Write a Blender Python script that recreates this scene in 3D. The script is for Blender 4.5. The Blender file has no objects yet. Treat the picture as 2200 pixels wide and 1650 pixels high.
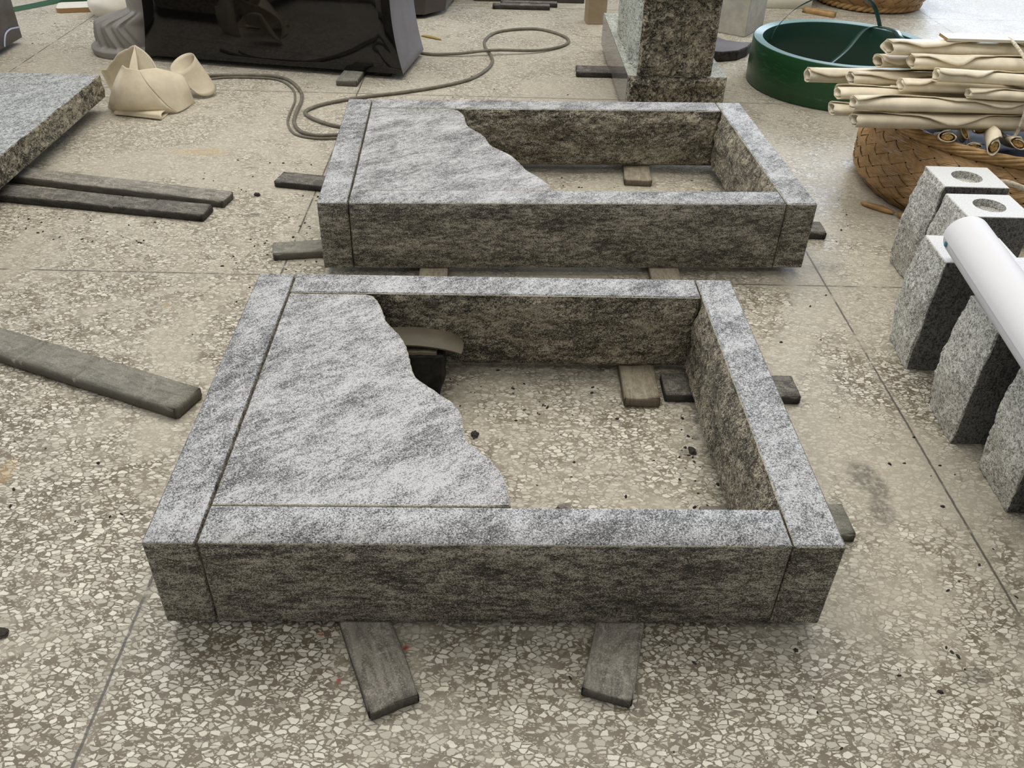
import bpy, bmesh, math, random
from mathutils import Vector, Matrix, noise
from math import sin, cos, pi, radians

S = bpy.context.scene
C = S.collection
random.seed(7)

# ------------------------------------------------------------------ camera
PITCH, ROLL, FPX = 0.6397, 0.0331, 1853.6
cd = bpy.data.cameras.new('camera'); cam = bpy.data.objects.new('camera', cd); C.objects.link(cam)
cd.sensor_fit = 'HORIZONTAL'; cd.sensor_width = 36.0; cd.lens = 36.0 * FPX / 2200.0
cd.clip_start = 0.05; cd.clip_end = 100
Fv = Vector((0, cos(PITCH), -sin(PITCH))); R0 = Vector((1, 0, 0)); U0 = Vector((0, sin(PITCH), cos(PITCH)))
Rv = R0 * cos(ROLL) + U0 * sin(ROLL); Uv = -R0 * sin(ROLL) + U0 * cos(ROLL)
cam.matrix_world = Matrix(((Rv.x, Uv.x, -Fv.x, 0), (Rv.y, Uv.y, -Fv.y, 0), (Rv.z, Uv.z, -Fv.z, 1.4), (0, 0, 0, 1)))
S.camera = cam

# ------------------------------------------------------------------ light
W = bpy.data.worlds.new('hall_ambient'); S.world = W; W.use_nodes = True
W.node_tree.nodes['Background'].inputs[0].default_value = (0.80, 0.84, 0.92, 1)
W.node_tree.nodes['Background'].inputs[1].default_value = 0.22

def area(name, loc, aim, sx, sy, power, col, spread=180):
    l = bpy.data.lights.new(name, 'AREA'); l.shape = 'RECTANGLE'; l.size = sx; l.size_y = sy
    l.energy = power; l.color = col; l.spread = radians(spread)
    o = bpy.data.objects.new(name, l); C.objects.link(o); o.location = loc
    o.rotation_euler = (Vector(aim) - Vector(loc)).to_track_quat('-Z', 'Y').to_euler()
    return o
area('roof_skylight', (-0.4, 4.2, 5.2), (-0.2, 3.0, 0), 7.0, 5.0, 330, (1.0, 0.95, 0.87))
area('back_right_window', (5.5, 9.5, 2.6), (0.8, 2.5, 0.1), 4.5, 2.6, 360, (0.74, 0.84, 1.0))
area('left_fill', (-7.0, 5.0, 2.4), (-1.0, 3.5, 0.1), 3.0, 2.4, 125, (0.88, 0.94, 1.0))  # added fill from the left for left-facing surfaces, source unseen
area('near_roof_skylight', (0.0, -1.5, 4.8), (0.0, 1.2, 0), 4.0, 2.0, 62, (1.0, 0.93, 0.80))

vs_ = S.view_settings
vs_.view_transform = 'Standard'; vs_.look = 'None'; vs_.gamma = 1; vs_.use_curve_mapping = False
vs_.exposure = 0.0

# ------------------------------------------------------------------ node helpers
class NT:
    def __init__(s, name, rough=0.6, spec=0.5):
        s.m = bpy.data.materials.new(name); s.m.use_nodes = True
        s.t = s.m.node_tree; s.b = s.t.nodes['Principled BSDF']
        s.b.inputs['Roughness'].default_value = rough
        s.b.inputs['Specular IOR Level'].default_value = spec
        s.tc = s.t.nodes.new('ShaderNodeTexCoord')
    def n(s, ty, **k):
        x = s.t.nodes.new(ty)
        for a, v in k.items(): setattr(x, a, v)
        return x
    def put(s, sock, v):
        if hasattr(v, 'is_linked') or isinstance(v, bpy.types.NodeSocket): s.t.links.new(v, sock)
        else:
            if isinstance(v, tuple) and len(v) == 3 and sock.type == 'RGBA': v = (*v, 1)
            sock.default_value = v
    def map(s, vec, rot=(0, 0, 0), sc=(1, 1, 1), loc=(0, 0, 0), ty='POINT'):
        x = s.n('ShaderNodeMapping', vector_type=ty)
        s.put(x.inputs['Vector'], vec); x.inputs['Rotation'].default_value = rot
        x.inputs['Scale'].default_value = sc; x.inputs['Location'].default_value = loc
        return x.outputs[0]
    def noise(s, vec, sc, det=3, ro=0.5, dist=0, col=False):
        x = s.n('ShaderNodeTexNoise'); s.put(x.inputs['Vector'], vec)
        x.inputs['Scale'].default_value = sc; x.inputs['Detail'].default_value = det
        x.inputs['Roughness'].default_value = ro; x.inputs['Distortion'].default_value = dist
        return x.outputs['Color' if col else 'Fac']
    def vor(s, vec, sc, feature='F1', rnd=1.0, out='Distance'):
        x = s.n('ShaderNodeTexVoronoi', feature=feature); s.put(x.inputs['Vector'], vec)
        x.inputs['Scale'].default_value = sc; x.inputs['Randomness'].default_value = rnd
        return x.outputs[out]
    def math(s, op, a, b=0.0, c=0.0, clamp=False):
        x = s.n('ShaderNodeMath', operation=op, use_clamp=clamp)
        s.put(x.inputs[0], a); s.put(x.inputs[1], b); s.put(x.inputs[2], c)
        return x.outputs[0]
    def vmath(s, op, a, b=(0, 0, 0), scale=1.0):
        x = s.n('ShaderNodeVectorMath', operation=op)
        s.put(x.inputs[0], a); s.put(x.inputs[1], b)
        x.inputs[3].default_value = scale
        return x.outputs['Value' if op in ('LENGTH', 'DISTANCE', 'DOT_PRODUCT') else 0]
    def ss(s, v, lo, hi, a=0.0, b=1.0):
        x = s.n('ShaderNodeMapRange', interpolation_type='SMOOTHSTEP')
        s.put(x.inputs[0], v)
        for i, q in enumerate((lo, hi, a, b)): x.inputs[i + 1].default_value = q
        return x.outputs[0]
    def lin(s, v, lo, hi, a=0.0, b=1.0):
        x = s.n('ShaderNodeMapRange'); s.put(x.inputs[0], v)
        for i, q in enumerate((lo, hi, a, b)): x.inputs[i + 1].default_value = q
        return x.outputs[0]
    def mix(s, f, a, b, mode='MIX'):
        x = s.n('ShaderNodeMix', data_type='RGBA', blend_type=mode)
        s.put(x.inputs[0], f); s.put(x.inputs[6], a); s.put(x.inputs[7], b)
        return x.outputs[2]
    def ramp(s, f, stops):
        x = s.n('ShaderNodeValToRGB'); s.put(x.inputs[0], f); e = x.color_ramp.elements
        while len(e) < len(stops): e.new(0.5)
        for q, (p, c) in zip(e, stops): q.position = p; q.color = (*c, 1)
        return x.outputs[0]
    def sep(s, v):
        x = s.n('ShaderNodeSeparateXYZ'); s.put(x.inputs[0], v); return x.outputs
    def bump(s, h, strength=0.5, dist=0.002, prev=None):
        x = s.n('ShaderNodeBump'); x.inputs['Strength'].default_value = strength
        x.inputs['Distance'].default_value = dist; s.put(x.inputs['Height'], h)
        if prev is not None: s.put(x.inputs['Normal'], prev)
        s.t.links.new(x.outputs[0], s.b.inputs['Normal']); return x.outputs[0]
    def col(s, c): s.put(s.b.inputs['Base Color'], c)
    def obvec(s):
        oi = s.n('ShaderNodeObjectInfo')
        r = s.math('MULTIPLY', oi.outputs['Random'], 37.0)
        cx = s.n('ShaderNodeCombineXYZ'); s.put(cx.inputs[0], r); s.put(cx.inputs[1], s.math('MULTIPLY', r, 0.37)); s.put(cx.inputs[2], s.math('MULTIPLY', r, 1.7))
        return s.vmath('ADD', s.tc.outputs['Object'], cx.outputs[0])

# ------------------------------------------------------------------ materials
def granite(name, ang=0.6, light=(0.62, 0.63, 0.65), mid=(0.29, 0.295, 0.30), dark=(0.035, 0.037, 0.038), cloud=0.50, rough=0.62, grain=520, stretch=1.7, vein=0.5, bumpd=0.0012, warm=0.0, off=0.0):
    n = NT(name, rough)
    v = n.obvec()
    st = n.map(v, rot=(0, 0, -ang), ty='POINT'); st = n.map(st, sc=(1, stretch, stretch))
    cl = n.noise(st, 5.5, 5, 0.62, 0.6)
    ve = n.noise(st, 34, 5, 0.65, 0.5)
    fine = n.noise(n.map(st, sc=(1, .55, .55)), grain * .55, 4, 0.75, 0.9)
    gr = n.vor(v, grain * 1.1, out='Color')
    g1 = n.math('ADD', n.math('ADD', n.math('MULTIPLY', fine, 1.15), -.145), n.math('MULTIPLY', n.sep(gr)[0], 0.22))
    a = n.math('ADD', g1, n.math('MULTIPLY', n.math('SUBTRACT', cl, 0.5), cloud))
    a = n.math('ADD', a, n.math('MULTIPLY', n.math('SUBTRACT', ve, 0.5), vein))
    if off: a = n.math('ADD', a, off)
    c = n.ramp(a, [(0.32, dark), (0.44, tuple(x * .45 for x in mid)), (0.52, mid), (0.64, light)])
    if warm: c = n.mix(n.ss(n.noise(v, 9, 3), .4, .7, 0, warm), c, (0.30, 0.22, 0.11), 'MIX')
    n.col(c)
    n.bump(fine, 0.5, bumpd)
    return n.m
M_kerb = granite('kerb_granite', ang=0.75)
M_slab = granite('slab_granite', ang=0.62, stretch=2.3, cloud=0.54, light=(0.64, 0.64, 0.655), mid=(0.33, 0.33, 0.335))
M_split = granite('split_granite', ang=0.1, light=(0.52, 0.47, 0.36), mid=(0.165, 0.145, 0.108), off=-.036, dark=(0.014, 0.013, 0.011), cloud=.5, rough=.85, grain=460, bumpd=.004, vein=.7, stretch=2.4)
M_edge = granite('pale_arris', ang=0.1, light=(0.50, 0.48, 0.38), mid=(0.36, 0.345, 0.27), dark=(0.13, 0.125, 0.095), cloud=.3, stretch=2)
M_side_shaded = granite('kerb_face_shaded_granite', ang=0.04, light=(0.54, 0.50, 0.41), mid=(0.14, 0.128, 0.105), off=-.04, dark=(0.012, 0.011, 0.009), cloud=.42, stretch=3.2, vein=.65, grain=560)  # kerb stone again, shade of the vertical faces darkened and browned into it
M_vase = granite('fine_grey_granite', ang=0, light=(0.74, 0.73, 0.68), mid=(0.46, 0.455, 0.415), dark=(0.15, 0.15, 0.14), cloud=.12, stretch=1, vein=.15, grain=420)
M_vsaw = granite('sawn_shaded_granite', ang=0, light=(0.20, 0.195, 0.185), mid=(0.115, 0.11, 0.105), dark=(0.02, 0.02, 0.02), cloud=.15, stretch=1, vein=.2, grain=330, rough=.5)  # sawn vase faces turned from the light, their shade put into the colour
M_rock = granite('rock_faced_granite', ang=0.5, light=(0.42, 0.38, 0.28), mid=(0.15, 0.132, 0.10), dark=(0.014, 0.013, 0.012), cloud=.6, stretch=1.6, rough=.85, grain=280, bumpd=.006, vein=.9)
M_pale = granite('pale_dressed_granite', ang=1.57, light=(0.62, 0.64, 0.58), mid=(0.45, 0.47, 0.42), dark=(0.16, 0.17, 0.15), cloud=.35, stretch=2, grain=240)
M_lslab = granite('left_slab_granite', ang=0.9, light=(0.52, 0.54, 0.54), mid=(0.33, 0.345, 0.345), dark=(0.10, 0.105, 0.105), cloud=.3, stretch=2.2, vein=.5, grain=220)
M_polgrey = granite('polished_grey_granite', ang=0, light=(0.20, 0.19, 0.18), mid=(0.14, 0.135, 0.13), dark=(0.06, 0.06, 0.06), cloud=.1, stretch=1, rough=.07, grain=500, bumpd=0.00001)

def simple(name, col, rough=0.6, spec=0.5, nz=None, amt=0.25, bumpv=None, metal=0):
    n = NT(name, rough, spec)
    n.b.inputs['Metallic'].default_value = metal
    if nz:
        f = n.noise(n.obvec(), nz, 5, 0.6)
        n.col(n.mix(n.ss(f, .3, .7), tuple(x * (1 - amt) for x in col), tuple(min(1, x * (1 + amt)) for x in col)))
        if bumpv: n.bump(f, .4, bumpv)
    else: n.col(col)
    return n.m
M_vtop = simple('honed_pale_granite', (0.68, 0.68, 0.66), 0.5, .4, 260, .16)
M_cream = simple('cream_sheet', (0.80, 0.72, 0.55), 0.5, .4, 14, .1, .001)
M_cream2 = simple('cream_sheet_grey', (0.66, 0.58, 0.43), 0.55, .35, 10, .12, .001)
M_fill = simple('tan_filling', (0.55, 0.36, 0.14), 0.8, .2, 160, .45, .004)
M_conc = simple('concrete', (0.42, 0.40, 0.34), 0.8, .3, 20, .12, .002)
M_concw = simple('white_concrete', (0.72, 0.72, 0.74), 0.75, .3, 12, .12, .002)
M_pillar = simple('pale_concrete', (0.62, 0.60, 0.50), 0.8, .3, 8, .06, .001)
M_post = simple('timber', (0.36, 0.275, 0.18), 0.6, .4, 5, .15, .001)
M_greyst = simple('smooth_grey_stone', (0.30, 0.285, 0.26), 0.5, .4, 6, .06)
M_whitest = simple('smooth_white_stone', (0.66, 0.62, 0.54), 0.55, .4, 6, .06)
M_hose = simple('hose_rubber', (0.17, 0.155, 0.12), 0.55, .4, 30, .2)
M_paper = simple('white_paper', (0.80, 0.80, 0.83), 0.6, .25)
M_blue = simple('blue_ink', (0.05, 0.20, 0.30), 0.6)
M_bag = simple('blue_grey_plastic', (0.07, 0.08, 0.115), 0.75, .2, 8, .3, .01)
M_twine = simple('pale_twine', (0.60, 0.54, 0.42), 0.7, .3, 90, .3)
M_tarp = simple('dark_brown_stone', (0.055, 0.045, 0.042), 0.3, .5, 8, .2)
M_dark = simple('dark_debris', (0.045, 0.04, 0.035), 0.8, .2, 60, .4)
M_plate = simple('brown_plastic', (0.085, 0.073, 0.050), 0.4, .35, 12, .2)
M_charr = simple('blackened_wood', (0.018, 0.017, 0.016), 0.6, .4, 40, .6, .003)
M_splin = simple('bamboo_splint', (0.42, 0.26, 0.11), 0.5, .4, 25, .25, .001)
M_leaf = simple('dry_leaf', (0.36, 0.27, 0.08), 0.6)
M_boardw = simple('board_white_face', (0.70, 0.68, 0.60), 0.6, .4, 6, .06)
M_boarde = simple('board_brown_edge', (0.33, 0.20, 0.09), 0.7)
M_boardg = simple('board_green_edge', (0.03, 0.10, 0.05), 0.6)
M_line = simple('pale_blue_line', (0.45, 0.47, 0.60), 0.4)

def black_granite():
    n = NT('polished_black_granite', 0.045, 0.5)
    v = n.tc.outputs['Object']
    n.col(n.mix(n.ss(n.noise(v, 3, 6, .7, 1.2), .55, .75, 0, .5), (0.006, 0.005, 0.005), (0.03, 0.022, 0.022)))
    return n.m
M_black = black_granite()
M_honed = simple('honed_black_granite', (0.17, 0.165, 0.18), 0.5, .4, 4, .15)

def plank_mat(name, a, b, dust, edge=(0.03, 0.028, 0.025)):
    n = NT(name, 0.75, .3)
    v = n.obvec()
    g = n.noise(n.map(v, sc=(1, 6, 3)), 9, 6, .65, 1.5)
    c = n.mix(n.ss(g, .35, .65), a, b)
    d = n.ss(n.noise(v, 17, 8, .78, 1.6), .47, .62, 0, .85)
    fine = n.noise(v, 300, 3, .7)
    d = n.math('MULTIPLY', d, n.ss(fine, .3, .6))
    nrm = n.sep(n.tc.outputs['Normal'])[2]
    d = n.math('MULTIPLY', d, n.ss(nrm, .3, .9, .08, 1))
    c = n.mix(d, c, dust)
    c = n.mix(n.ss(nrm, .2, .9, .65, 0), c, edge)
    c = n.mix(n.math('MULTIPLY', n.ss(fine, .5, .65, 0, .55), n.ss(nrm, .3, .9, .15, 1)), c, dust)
    n.col(c); n.bump(n.math('ADD', g, fine), .4, .0015)
    return n.m
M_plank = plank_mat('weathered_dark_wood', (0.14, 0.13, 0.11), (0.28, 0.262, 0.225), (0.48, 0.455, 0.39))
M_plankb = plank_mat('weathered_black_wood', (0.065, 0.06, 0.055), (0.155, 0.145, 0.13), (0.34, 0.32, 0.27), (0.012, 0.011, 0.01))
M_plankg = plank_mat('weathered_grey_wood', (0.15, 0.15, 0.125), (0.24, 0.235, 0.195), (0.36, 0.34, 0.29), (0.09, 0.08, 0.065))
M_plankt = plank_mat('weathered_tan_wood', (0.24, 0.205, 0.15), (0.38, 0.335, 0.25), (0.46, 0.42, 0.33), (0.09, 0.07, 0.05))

def bamboo():
    n = NT('woven_bamboo', 0.42, .45)
    v = n.tc.outputs['Object']
    f = n.noise(v, 5, 5, .65, .8); g = n.noise(n.map(v, sc=(1, 1, 5)), 40, 4, .6)
    c = n.mix(n.ss(f, .35, .65), (0.27, 0.155, 0.06), (0.43, 0.265, 0.115))
    c = n.mix(n.ss(g, .5, .75, 0, .6), c, (0.16, 0.08, 0.03))
    n.col(c); n.bump(g, .4, .001)
    return n.m
M_bam = bamboo()
M_bamdark = simple('bamboo_lining', (0.07, 0.038, 0.015), 0.8, .2)

def coil_mat():
    n = NT('green_strap_plastic', 0.32, .5)
    v = n.tc.outputs['Object']
    x = n.sep(v)
    f = n.noise(n.map(v, rot=(0, .7, 0.5), sc=(1.5, 1.5, 9)), 5, 6, .7, 1.4)
    c = n.mix(n.ss(f, .52, .72, 0, .55), (0.012, 0.075, 0.022), (0.06, 0.20, 0.07))
    n.col(c)
    return n.m
M_coil = coil_mat()
M_coilin = simple('dark_green_strap', (0.012, 0.05, 0.035), 0.35)
M_coilsheen = simple('strap_edges', (0.20, 0.34, 0.34), 0.35, .5)  # bluish window reflection on the coil rim, put into the colour

def drawing_mat():
    n = NT('printed_drawing_paper', 0.6, .25)
    v = n.tc.outputs['Object']; x = n.sep(v)
    def lines(c, per, w):
        m = n.math('PINGPONG', c, per / 2)
        return n.math('LESS_THAN', m, w)
    rv = n.map(v, rot=(0, 0, .12)); r = n.sep(rv)
    a = n.math('MAXIMUM', lines(r[0], .022, .0006), lines(r[1], .013, .0005))
    tick = n.math('MULTIPLY', lines(r[1], .0065, .0009), n.math('GREATER_THAN', n.noise(n.map(rv, sc=(1, .4, 1)), 150, 2), .5))
    msk = n.ss(n.noise(v, 7, 2), .42, .5)
    a = n.math('MAXIMUM', n.math('MULTIPLY', n.math('MULTIPLY', a, .8), n.ss(n.noise(v, 5, 2), .4, .55, .2, 1)), n.math('MULTIPLY', tick, msk))
    n.col(n.mix(n.math('MULTIPLY', a, .42), (0.78, 0.79, 0.84), (0.14, 0.17, 0.33)))
    return n.m
M_draw = drawing_mat()

def terrazzo():
    n = NT('terrazzo', 0.42, .4)
    v = n.tc.outputs['Object']
    flat = n.map(v, sc=(1, 1, 0.0001))
    wob = n.vmath('MULTIPLY', n.vmath('SUBTRACT', n.noise(flat, 55, 3, .6, col=True), (.5, .5, .5)), (.010, .010, 0))
    # stretch every chip neighbourhood along a slowly turning direction
    p = n.vmath('ADD', flat, wob)
    p1 = n.map(p, rot=(0, 0, .5), sc=(.72, 1.2, 1))
    dA = n.vor(p1, 86, 'DISTANCE_TO_EDGE'); cA = n.sep(n.vor(p1, 86, 'F1', out='Color'))
    p2 = n.map(p, loc=(3.3, 1.7, 0), rot=(0, 0, -.9), sc=(.8, 1.25, 1))
    dB = n.vor(p2, 165, 'DISTANCE_TO_EDGE'); cB = n.sep(n.vor(p2, 165, 'F1', out='Color'))
    dens = n.noise(flat, 2.3, 3, .6)
    th = n.lin(cA[1], 0, 1, .035, .16)
    keepA = n.math('GREATER_THAN', cA[0], .20)
    dA2 = n.math('SUBTRACT', dA, th)
    chipA = n.math('MULTIPLY', n.ss(dA2, -.008, .022), keepA)
    keepB = n.math('GREATER_THAN', cB[0], .42)
    dB2 = n.math('SUBTRACT', dB, n.lin(cB[1], 0, 1, .08, .2))
    nearA = n.math('MULTIPLY', n.ss(dA2, -.055, -.015), keepA)
    chipB = n.math('MULTIPLY', n.math('MULTIPLY', n.ss(dB2, -.01, .04), keepB), n.math('SUBTRACT', 1.0, nearA))
    colA = n.mix(cA[2], (0.50, 0.475, 0.40), (0.84, 0.81, 0.71))
    colA = n.mix(n.math('GREATER_THAN', cA[1], .93), colA, (0.36, 0.34, 0.28))
    colA = n.mix(n.ss(n.noise(v, 140, 3, .6), .45, .75, 0, .18), colA, (0.35, 0.32, 0.26))
    colB = n.mix(cB[2], (0.38, 0.35, 0.275), (0.60, 0.56, 0.46))
    mat_ = n.mix(n.noise(v, 35, 4, .6), (0.105, 0.085, 0.055), (0.22, 0.185, 0.13))
    c = n.mix(chipB, mat_, colB)
    c = n.mix(chipA, c, colA)
    # dried slurry: patches where dust fills the matrix and veils the chips
    big = n.noise(flat, 1.9, 6, .62, .8)
    md = n.noise(flat, 11, 6, .7, 1.0)
    dm = n.math('ADD', n.math('MULTIPLY', big, .7), n.math('MULTIPLY', md, .42))
    x = n.sep(v)
    far = n.ss(n.math('ADD', x[1], n.math('MULTIPLY', x[0], .5)), .3, 2.6, -.03, .075)  # veil grows towards the back and right: paler, less contrast
    dm = n.math('ADD', dm, far)
    dust = n.ss(dm, .50, .70, .04, .76)
    dust = n.math('MAXIMUM', dust, n.math('MULTIPLY', n.ss(x[1], 1.9, 3.3, 0, .50), n.ss(md, .25, .6, .55, 1)))  # least veil rises with y, evening out the far floor
    dcol = n.mix(n.noise(flat, 3.1, 4, .6), (0.46, 0.42, 0.335), (0.58, 0.545, 0.455))
    c = n.mix(dust, c, dcol)
    g = n.ss(n.noise(flat, 4.5, 6, .7, 1.5), .60, .80, 0, .30)
    c = n.mix(g, c, (0.30, 0.275, 0.215))
    sp = n.ss(n.noise(flat, 190, 3, .5), .70, .76, 0, .65)
    c = n.mix(n.math('MULTIPLY', sp, n.ss(n.noise(flat, 1.7, 3), .45, .6)), c, (0.08, 0.07, 0.055))
    # joints between the cast panels
    rot = n.sep(n.map(v, rot=(0, 0, -.025), ty='POINT'))
    wv = n.math('MULTIPLY', n.math('SUBTRACT', n.noise(flat, 40, 3), .5), .004)
    def joint(cc, o, per, w):
        q = n.math('PINGPONG', n.math('ADD', n.math('SUBTRACT', cc, o), wv), per / 2)
        return q
    jx = joint(rot[0], 1.015 + .0625, 1.775, 0); jy = joint(rot[1], 2.4485, 1.79, 0)
    rm = n.math('LESS_THAN', jx, .03); rm = n.math('MAXIMUM', rm, n.math('LESS_THAN', jy, .03))
    jd = n.math('MINIMUM', jx, jy)
    c = n.mix(n.ss(jd, .004, .03, .35, 0), c, (0.42, 0.385, 0.31))
    brk = n.ss(n.noise(flat, 9, 4, .7), .36, .50)
    jl = n.math('MULTIPLY', n.ss(jd, .0018, .0042, 1, 0), brk)
    c = n.mix(n.math('MULTIPLY', jl, .85), c, (0.075, 0.07, 0.06))
    # stains with shapes of their own
    def stain(cx, cy, rx, ry, ang, col, k):
        nonlocal c
        q = n.map(n.vmath('ADD', flat, n.vmath('MULTIPLY', n.vmath('SUBTRACT', n.noise(flat, 25, 5, .7, col=True), (.5, .5, .5)), (rx * .9, rx * .9, 0))), loc=(-cx, -cy, 0))
        q = n.map(q, rot=(0, 0, -ang)); q = n.map(q, sc=(1 / rx, 1 / ry, 0.0001))
        f = n.ss(n.vmath('LENGTH', q), .4, 1.0, k, 0)
        c = n.mix(n.math('MULTIPLY', f, n.ss(n.noise(flat, 60, 4, .7), .35, .6, .25, 1)), c, col)
    dk = (0.10, 0.095, 0.08)
    stain(.865, 1.54, .05, .10, .3, dk, .75); stain(.86, 1.44, .04, .06, 0, dk, .7)
    stain(-.956, 2.854, .045, .025, .3, dk, .7)
    stain(-1.32, 3.42, .16, .05, .1, (0.50, 0.36, 0.16), .6)
    stain(-1.18, 1.47, .03, .07, 0, (0.42, 0.27, 0.08), .6)
    stain(-.354, 1.047, .008, .006, 0, (0.45, 0.06, 0.03), .9)
    stain(-.187, 1.022, .010, .007, .5, (0.45, 0.06, 0.03), .9)
    stain(-.303, .946, .005, .008, 0, (0.45, 0.06, 0.03), .9)
    stain(.90, 1.0, .045, .03, .5, dk, .6)
    stain(.25, 1.528, .05, .006, .05, dk, .8); stain(.14, 1.6, .012, .01, 0, dk, .8)
    stain(-1.054, 2.226, .012, .02, .5, (0.42, 0.27, 0.10), .6)
    stain(1.05, 2.60, .10, .04, .2, dk, .35)
    stain(.48, 1.75, .012, .02, 0, dk, .8); stain(.47, 1.68, .014, .018, 0, dk, .8); stain(.43, 1.62, .018, .018, 0, dk, .8)
    n.col(c)
    rr = n.ss(dust, 0, 1, .36, .58); n.put(n.b.inputs['Roughness'], rr)
    h = n.math('SUBTRACT', n.noise(v, 120, 4, .6), n.math('MULTIPLY', jl, 4.0))
    n.bump(h, .3, .0007)
    return n.m
M_floor = terrazzo()

# ------------------------------------------------------------------ object helpers
def tag(o, label=None, cat=None, group=None, kind=None):
    if label: o['label'] = label
    if cat:
        o['category'] = cat
        if not kind: o['kind'] = 'thing'
    if group: o['group'] = group
    if kind: o['kind'] = kind
    return o
def empty(name, loc=(0, 0, 0), rz=0):
    o = bpy.data.objects.new(name, None); C.objects.link(o); o.location = loc; o.rotation_euler = (0, 0, rz)
    o.empty_display_size = .05
    return o
def link(name, me, mats, parent=None, loc=(0, 0, 0), rz=0, smooth=True):
    o = bpy.data.objects.new(name, me); C.objects.link(o)
    for m in (mats if isinstance(mats, (list, tuple)) else [mats]): me.materials.append(m)
    if smooth:
        for p in me.polygons: p.use_smooth = True
    o.location = loc; o.rotation_euler = (0, 0, rz)
    if parent: o.parent = parent
    return o
def mesh(name, verts, faces, mi=None):
    me = bpy.data.meshes.new(name); me.from_pydata([tuple(v) for v in verts], [], faces)
    if mi:
        for p, i in zip(me.polygons, mi): p.material_index = i
    me.validate(); me.update()
    return me
def ticks(L, step, b):
    n = max(1, int(round((L - 2 * b) / step)))
    return [0, b] + [b + (L - 2 * b) * i / n for i in range(1, n)] + [L - b, L]
FACES = {'-x': 0, '+x': 1, '-y': 2, '+y': 3, '-z': 4, '+z': 5}
def lattice(name, L, W_, H, step=(.05, .05, .05), b=.003, fn=None, fmat=None, us=None, round_=.5):
    """closed block with softened edges; fn(p, side) -> displaced p; fmat: side -> material index"""
    U = us or ticks(L, step[0], b); V = ticks(W_, step[1], b); T = ticks(H, step[2], b)
    ids = {}; verts = []
    nu, nv, nt = len(U) - 1, len(V) - 1, len(T) - 1
    def vid(i, j, k):
        key = (i, j, k)
        if key in ids: return ids[key]
        e = (i in (0, nu)) + (j in (0, nv)) + (k in (0, nt))
        x, y, z = U[i], V[j], T[k]
        if e >= 2:
            q = b * round_
            if i == 0: x += q
            if i == nu: x -= q
            if j == 0: y += q
            if j == nv: y -= q
            if k == 0: z += q
            if k == nt: z -= q
        p = Vector((x, y, z))
        sides = []
        if i == 0: sides.append('-x')
        if i == nu: sides.append('+x')
        if j == 0: sides.append('-y')
        if j == nv: sides.append('+y')
        if k == 0: sides.append('-z')
        if k == nt: sides.append('+z')
        if fn: p = fn(p, sides)
        ids[key] = len(verts); verts.append(p); return ids[key]
    faces = []; mi = []
    fm = fmat or {}
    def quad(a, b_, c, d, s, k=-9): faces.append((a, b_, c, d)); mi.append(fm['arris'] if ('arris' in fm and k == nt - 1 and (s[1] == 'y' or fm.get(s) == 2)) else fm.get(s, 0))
    for j in range(nv):
        for k in range(nt):
            quad(vid(0, j, k), vid(0, j, k + 1), vid(0, j + 1, k + 1), vid(0, j + 1, k), '-x', k)
            quad(vid(nu, j, k), vid(nu, j + 1, k), vid(nu, j + 1, k + 1), vid(nu, j, k + 1), '+x', k)
    for i in range(nu):
        for k in range(nt):
            quad(vid(i, 0, k), vid(i + 1, 0, k), vid(i + 1, 0, k + 1), vid(i, 0, k + 1), '-y', k)
            quad(vid(i, nv, k), vid(i, nv, k + 1), vid(i + 1, nv, k + 1), vid(i + 1, nv, k), '+y', k)
    for i in range(nu):
        for j in range(nv):
            quad(vid(i, j, 0), vid(i, j + 1, 0), vid(i + 1, j + 1, 0), vid(i + 1, j, 0), '-z')
            quad(vid(i, j, nt), vid(i + 1, j, nt), vid(i + 1, j + 1, nt), vid(i, j + 1, nt), '+z')
    return mesh(name, verts, faces, mi)
def fbm(p, o=4): return noise.fractal(p, 1.0, 2.0, o, noise_basis='PERLIN_ORIGINAL')
def sm(x): x = max(0, min(1, x)); return x * x * (3 - 2 * x)

def rough_fn(L, W_, H, sides, bulge=.02, amp=.008, seed=0, edge=.02, rib=False, bot=.0, clear=0.0, skip=0.0):
    off = Vector((seed * 7.3, seed * 3.1, seed * 1.7))
    nrm = {'-x': Vector((-1, 0, 0)), '+x': Vector((1, 0, 0)), '-y': Vector((0, -1, 0)), '+y': Vector((0, 1, 0))}
    def fn(p, ss_):
        for s in ss_:
            if s in sides and len(ss_) == 1:
                if s[1] == 'x': a, La = p.y, W_
                else: a, La = p.x, L
                ea = max(0, min(a, La - a) - clear)
                m = sm(ea / edge) * (sm((a - skip) / .06) if skip else 1) * sm((H - p.z) / edge) * (bot + (1 - bot) * sm(p.z / edge))
                q = p + off
                d = bulge * (0.75 + .5 * fbm(q * 4, 2)) * sm((H - p.z) / (edge * 3.2)) ** .7
                d += amp * fbm(Vector((q.x * 14, q.y * 14, q.z * 26)), 4) + amp * .55 * abs(fbm(q * 45, 3))
                p = p + nrm[s] * (d * m)
        return p
    return fn

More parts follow.
